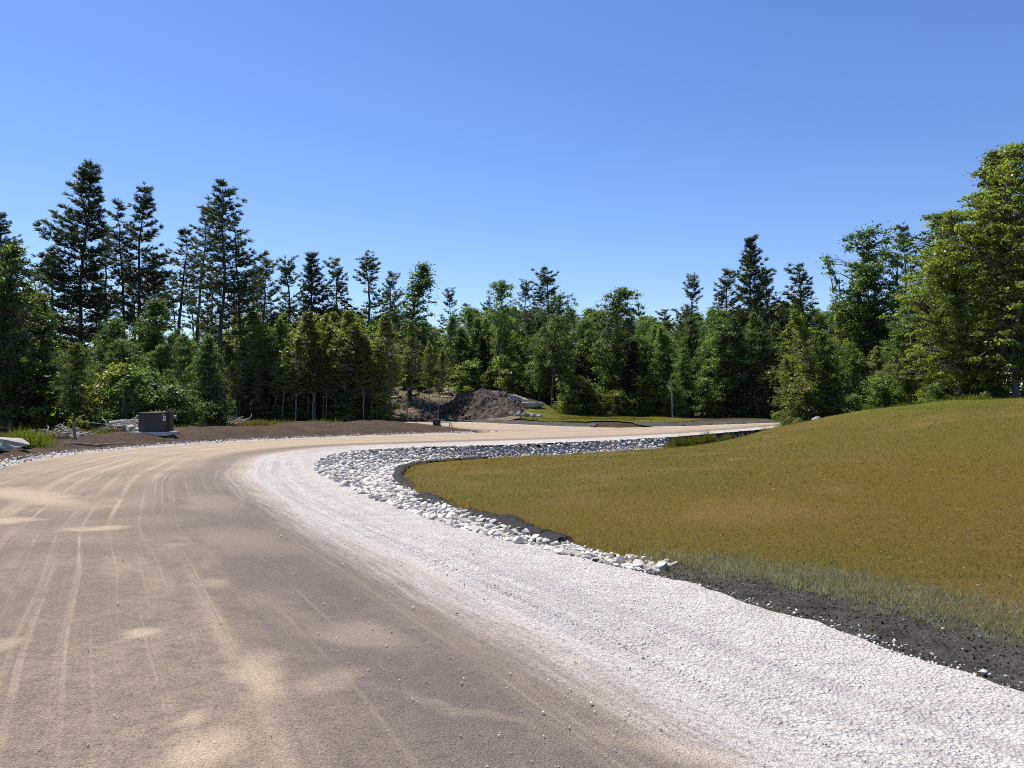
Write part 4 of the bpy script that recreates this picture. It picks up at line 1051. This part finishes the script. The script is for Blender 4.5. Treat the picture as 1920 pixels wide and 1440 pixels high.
# ------------------------------------------------------------------ dirt pile, ledge, rocks, logs
def lumpy(name, loc, rx, ry, hz, mat, seed, res=44, rough=.16, prof=1.3, fine=.05):
    n = res; a = np.linspace(0, 2 * np.pi, 2 * n, endpoint=False); q = np.linspace(0, 1, n)
    A, Q = np.meshgrid(a, q); x = np.cos(A) * Q; y = np.sin(A) * Q
    P = np.column_stack([(x * rx).ravel(), (y * ry).ravel()]); Pn = P + np.array(loc[:2])
    z = hz * (1 - Q.ravel() ** prof) * (1 + rough * 2 * vnoise(Pn, .55, seed, 3))
    z += (rough * vnoise(Pn, 1.5, seed + 1, 4) + fine * vnoise(Pn, 6, seed + 2, 2)) * hz * .8 * ss(1.0, .8, Q.ravel())
    P = P * (1 + .14 * np.sin(3 * A.ravel() + seed))[:, None]
    gz = H(P + np.array(loc[:2])) - loc[2]
    z = z + gz - .12 * ss(.9, 1, Q.ravel())
    i = (np.arange(n - 1)[:, None] * 2 * n + np.arange(2 * n)[None, :]); j = (np.arange(n - 1)[:, None] * 2 * n + (np.arange(2 * n)[None, :] + 1) % (2 * n))
    F = np.stack([i, j, j + 2 * n, i + 2 * n], -1).reshape(-1, 4)
    return mesh_np(name, np.column_stack([P, z]), [F], [mat], smooth=True)
pz = h1(-2.6, 59.8)
t = empty('dirt_pile', (-2.6, 59.8, pz)); tag(t, 'big heap of dumped dark earth and roots beyond the road junction', 'dirt pile')
link('earth_mound', lumpy('earth_mound', (-2.6, 59.8, pz), 4.3, 2.7, 1.55, M['pile'], 5, 90, .26, 1.25, .14), t)
cl = Acc(); r = random.Random(8); tn = []
for _ in range(420):
    a = r.uniform(0, 6.283); q = r.random() ** .6; x, y = -2.6 + math.cos(a) * q * 4.0, 59.8 + math.sin(a) * q * 2.6
    if y > 60.6: continue
    Vv, Ff = ROCK_NP[r.randrange(14)]; s = r.uniform(.08, .30) * r.uniform(.6, 1); zz = 1.6 * (1 - q ** 1.3) + (h1(x, y) - pz)
    cl.add(Vv @ np.array(rand_rot(r, 1.2)).T * s + (x + 2.6, y - 59.8, zz), Ff); tn.append(np.full(len(Ff), r.random()))
tag(link('clods', cl.mesh('clods', [M['pile']], tint=np.concatenate(tn)), t), kind='stuff')
rt = Acc()
for _ in range(26):
    a = r.uniform(3.3, 6.1); q = r.uniform(.3, .95); x, y = math.cos(a) * q * 3.8, math.sin(a) * q * 2.5; zz = 1.6 * (1 - q ** 1.3) + .05
    d = np.array([r.uniform(-1, 1), r.uniform(-.6, .1), r.uniform(-.1, .5)]) * r.uniform(.4, .9)
    rt.tube([np.array([x, y, zz]), np.array([x, y, zz]) + d * .5 + [0, 0, .06], np.array([x, y, zz]) + d], [.03, .022, .01], 5)
tag(link('roots', rt.mesh('roots', [M['wood']]), t), kind='stuff')

def rock(x, y, s, label, seed, flat=.6, mat='rock', group=None, rz=0.0, sc=(1, 1, 1), name='rock', sink=.25, z=None):
    bm = hull_rock(seed, flat, 22); bmesh.ops.subdivide_edges(bm, edges=list(bm.edges), cuts=2, use_grid_fill=True)
    rg = random.Random(seed)
    if mat == 'ledge':
        bmesh.ops.subdivide_edges(bm, edges=list(bm.edges), cuts=1, use_grid_fill=True)
        Q = np.array([v.co[:] for v in bm.verts]); nz = vnoise(np.column_stack([Q[:, 0] + Q[:, 2] * .4, Q[:, 1] * 2 + Q[:, 2] * 1.7]), 2.2, seed, 4)
        for v, q in zip(bm.verts, nz): v.co *= 1 + .16 * q
    for v in bm.verts: v.co *= 1 + rg.uniform(-.05, .05)
    me = bm_mesh(name, bm, M[mat]); a = me.attributes.new('tint', 'FLOAT', 'FACE'); a.data.foreach_set('value', np.zeros(len(me.polygons), np.float32))
    o = link(name, me); o.scale = (s * sc[0], s * sc[1], s * sc[2]); o.rotation_euler = (0, 0, rz)
    o.location = (x, y, (h1(x, y) if z is None else z) + s * sc[2] * flat * (1 - sink * 2)); tag(o, label, 'rock', group); return o
rock(-14.75, 22.2, .72, 'large flat pale boulder at the left edge of the verge', 501, .42, sc=(1.35, .9, .8), name='boulder', sink=.16)
rock(-14.95, 26.4, .34, 'small pale rock just behind the leaning wooden stake', 502, .5)
rock(-15.3, 31.0, .42, 'grey rock in the brush left of the transformer', 503, .6)
rock(-14.7, 30.4, .34, 'pale flat stone nearest the left side of the transformer pad', 504, .5)
ROCKG = [(1.0, 56.6, .34), (.55, 57.2, .42), (1.55, 56.2, .36), (1.2, 57.4, .30), (.2, 57.0, .24), (2.0, 55.9, .26), (1.75, 57.0, .28), (-.1, 57.6, .30)]
for i, (x, y, s) in enumerate(ROCKG):
    rock(x, y, s, 'pale rounded rock in the cluster at the right foot of the dirt pile', 520 + i, .7, group='rocks at the right foot of the dirt pile')
for i in range(15):
    x = -6.2 + i * .38 + random.uniform(-.15, .15); y = 57.6 + random.uniform(-.5, .6) + max(0, (-x - 4) * .4)
    rock(x, y, random.uniform(.10, .24), 'small tan stone along the front foot of the dirt pile', 540 + i, .65, group='stones along the front of the dirt pile')
le = rock(.2, 60.9, 1.75, 'grey sloping rock ledge to the right behind the dirt pile', 561, .62, 'ledge', name='rock_ledge', sc=(1.15, 1.0, 1.1), rz=.4, sink=.22, z=.25)
rock(1.5, 60.4, .9, 'tan low rock at the right foot of the grey ledge', 562, .5, 'rock', sc=(1.2, .8, .8), sink=.25)
for i, (x, y, s) in enumerate([(-8.6, 66, .7), (-7.4, 67.4, .5), (-9.8, 65, .45), (-5.6, 66.5, .55)]):
    rock(x, y, s, ['broad pale rock at the top left of the clearing', 'pale rock high on the cleared slope near the shrubs', 'small pale rock at the left edge of the clearing', 'white rock on the cleared slope just left of the dirt pile'][i], 570 + i, .45, sc=(1.5, 1, .8))
# grey stone patch on the lawn's crest
gp = np.array([(16.3, 36.8), (17.6, 36.2), (18.9, 36.6), (18.6, 37.6), (17.2, 38.0)])
scatter_small('gravel', sample(gp, 330, 33), lambda P: H(P) + .0, .02, .06, M['rock'], 'patch of small grey stones on the crest of the lawn', 26)
rock(17.5, 44.2, .55, 'pale rock at the wood edge above the crest of the lawn', 590, .6)

def log(x, y, ln, rad, rz, tilt, label, mat='grey_wood', zo=0.0):
    a = Acc(); q = np.linspace(-.5, .5, 7); rg = np.random.default_rng(int(abs(x * 100)))
    P = np.column_stack([q * ln, rg.normal(0, .02 * ln, 7), rg.normal(0, .012 * ln, 7)]); a.tube(P, rad * np.linspace(1.1, .7, 7), 8)
    k = P[4]; a.tube([k, k + [.15 * ln, .1 * ln, .12 * ln]], [rad * .5, rad * .2], 5)
    me = a.mesh('log', [M[mat]], smooth=True); o = link('log', me); o.location = (x, y, h1(x, y) + rad + zo); o.rotation_euler = (0, tilt, rz); tag(o, label, 'log')
log(-15.6, 32.6, 2.6, .12, .3, -.12, 'long grey fallen log left of the transformer', zo=.35)
log(-16.0, 32.0, 1.7, .08, -.3, .1, 'thin grey branch lying below the fallen log', zo=.15)
log(-14.0, 25.0, 2.6, .035, .62, 0, 'thin pale pole lying flat along the top of the mulch verge', 'wood', zo=.05)
log(-9.2, 64.0, 3.0, .10, .35, -.2, 'pale fallen log slanting across the clearing', zo=-.02)
log(-5.9, 65.2, 1.6, .08, -.3, .05, 'short white log above the left side of the dirt pile', zo=-.02)

def brush(px, Y, n, rad, hgt, label, seed):
    r = np.random.default_rng(seed); a = Acc(); x0 = (px - 960) / FPX * Y
    for _ in range(n):
        c = np.array([r.normal(0, rad * .5), r.normal(0, rad * .3), abs(r.normal(0, hgt * .4)) + .03]); d = r.normal(size=3) * [1, .7, .25]; d = d / np.linalg.norm(d) * r.uniform(.3, .9)
        a.tube([c - d / 2, c + r.normal(0, .05, 3), c + d / 2], [.022, .016, .008], 4)
    o = link('brush_pile', a.mesh('brush_pile', [M['grey_wood']])); o.location = (x0, Y, h1(x0, Y)); tag(o, label, 'brush')
brush(248, 31.5, 150, 1.1, .6, 'heap of grey twigs and branches left of the transformer', 4)
brush(110, 27.2, 80, .9, .35, 'low scatter of grey twigs around the leaning wooden stake', 5)
brush(440, 41.5, 80, 1.2, .4, 'heap of grey brush at the right end of the lime green weeds', 6)
brush(745, 63, 110, 1.8, .5, 'pale brush littering the left of the clearing', 7)

# ------------------------------------------------------------------ stakes
def stake(px, ytop, ybot, Y, label, lean=0.0, wd=.05, mat='wood', name='wooden_stake'):
    x = (px - 960) / FPX * Y; z = h1(x, Y); hh = (ybot - ytop) / FPX * Y + .05
    bm = bmesh.new(); bevel_box(bm, 0, 0, hh / 2 - .08, wd, wd * .55, hh + .16, .004)
    me = bm_mesh(name, bm, M[mat]); o = link(name, me, None, (x, Y, z)); o.rotation_euler = (0, lean, .2); tag(o, label, 'stake'); return o
stake(143, 803, 838, 25.8, 'grey wooden stake leaning left on the verge beside a pale rock', -.13, .085)
stake(288, 792, 812, 31.5, 'short brown stake close at the left side of the transformer', 0, .07)
stake(976, 786, 797, 53.2, 'short brown stake at the road edge by the rocks of the dirt pile', 0, .09)
stake(843, 793, 804, 43.0, 'small thin stake just right of the dark green utility pedestal', .05, .06)
stake(848, 795, 804, 43.3, 'shorter thin stake at the tip of the mulch bank', -.08, .05)

# ------------------------------------------------------------------ pad-mounted transformer on its slab
Yt = 29.3; xt = (292 - 960) / FPX * Yt; zt = h1(xt, Yt) + .10; rzt = R(-6)
bm = bmesh.new(); bevel_box(bm, 0, 0, 0, 1.34, 1.24, .14, .012)
pad = link('concrete_pad', bm_mesh('concrete_pad', bm, M['concrete']), None, (xt, Yt, zt)); pad.rotation_euler.z = rzt + R(4)
tag(pad, 'pale concrete slab under the dark green transformer on the left verge', 'concrete pad')
tb = empty('transformer', (xt + .02, Yt, zt + .07), rzt)
tag(tb, 'dark green metal electrical cabinet with white sticker standing on the concrete slab', 'transformer')
# body (the tank), a hinged hood over the rear compartment, lid, base rail, stickers, handle
def part(name, mat, boxes, parent, bev=.012):
    bm = bmesh.new()
    for b in boxes: bevel_box(bm, *b, bev)
    return link(name, bm_mesh(name, bm, M[mat]), parent)
bm = bmesh.new()
vs = [bm.verts.new(v) for v in [(-.47, -.40, .0), (.36, -.40, .0), (.52, .12, 0), (-.30, .38, 0), (-.47, -.40, .70), (.36, -.40, .70), (.52, .12, .72), (-.30, .38, .72)]]
for f in [(0, 1, 5, 4), (1, 2, 6, 5), (2, 3, 7, 6), (3, 0, 4, 7), (4, 5, 6, 7), (3, 2, 1, 0)]: bm.faces.new([vs[i] for i in f])
bmesh.ops.bevel(bm, geom=list(bm.edges), offset=.012, segments=2, affect='EDGES')
cab = link('cabinet', bm_mesh('cabinet', bm, M['box_green']), tb)
bm = bmesh.new()
vs = [bm.verts.new(v) for v in [(-.485, -.415, .70), (.368, -.415, .70), (.535, .13, .722), (-.30, .40, .722), (-.47, -.40, .725), (.358, -.40, .725), (.52, .12, .755), (-.30, .38, .755)]]
for f in [(0, 1, 5, 4), (1, 2, 6, 5), (2, 3, 7, 6), (3, 0, 4, 7), (4, 5, 6, 7), (3, 2, 1, 0)]: bm.faces.new([vs[i] for i in f])
bmesh.ops.bevel(bm, geom=list(bm.edges), offset=.006, segments=2, affect='EDGES')
lid = link('lid', bm_mesh('lid', bm, M['box_green']), tb)
d = Vector((.16, .52, 0)).normalized(); ang = math.atan2(d.y, d.x)
def on_side(u, z, w_, h_, name, mat, off=.004, th=.006, parent=None):
    """thin plate on the right-hand face, u along the face from the near corner"""
    nrm = Vector((d.y, -d.x, 0)); p = Vector((.36, -.40, 0)) + d * u + nrm * (off)
    bm = bmesh.new(); bevel_box(bm, 0, 0, 0, w_, th, h_, .001)
    o = link(name, bm_mesh(name, bm, M[mat]), parent or tb); o.location = (p.x, p.y, z); o.rotation_euler.z = ang; return o
hood = on_side(.50, .385, .19, .74, 'hood', 'box_green', .045, .11)
stk = on_side(.24, .50, .13, .17, 'sticker', 'white')
ik = on_side(.23, .51, .05, .05, 'marking', 'ink', .009, .002); ik.parent = stk; ik.location = (-.01, -.0045, .02); ik.rotation_euler.z = 0
ik2 = on_side(.23, .51, .09, .012, 'marking', 'ink', .009, .002); ik2.parent = stk; ik2.location = (0, -.0045, -.05); ik2.rotation_euler.z = 0
on_side(.20, .64, .12, .07, 'sticker', 'yellow')
on_side(.34, .30, .02, .10, 'handle', 'metal', .016, .03)
part('base_rail', 'box_dark', [(-.05, -.395, .035, .80, .03, .07)], tb, .004)

# ------------------------------------------------------------------ small utility pedestal on the mulch tip
Yp = 42.6; xp = (819 - 960) / FPX * Yp; zp = float(bank_z(np.array([[xp, Yp]]))[0])
ub = empty('utility_pedestal', (xp, Yp, zp - .02), .08); tag(ub, 'small dark green plastic utility box on the tip of the mulch bank', 'utility box')
part('base', 'box_dark', [(0, 0, .09, .50, .44, .18)], ub, .015)
part('body', 'box_dark', [(0, 0, .30, .42, .36, .25)], ub, .015)
part('lid', 'box_dark', [(0, 0, .45, .45, .39, .06)], ub, .018)
part('lock', 'metal', [(0, -.187, .34, .04, .02, .05)], ub, .003)
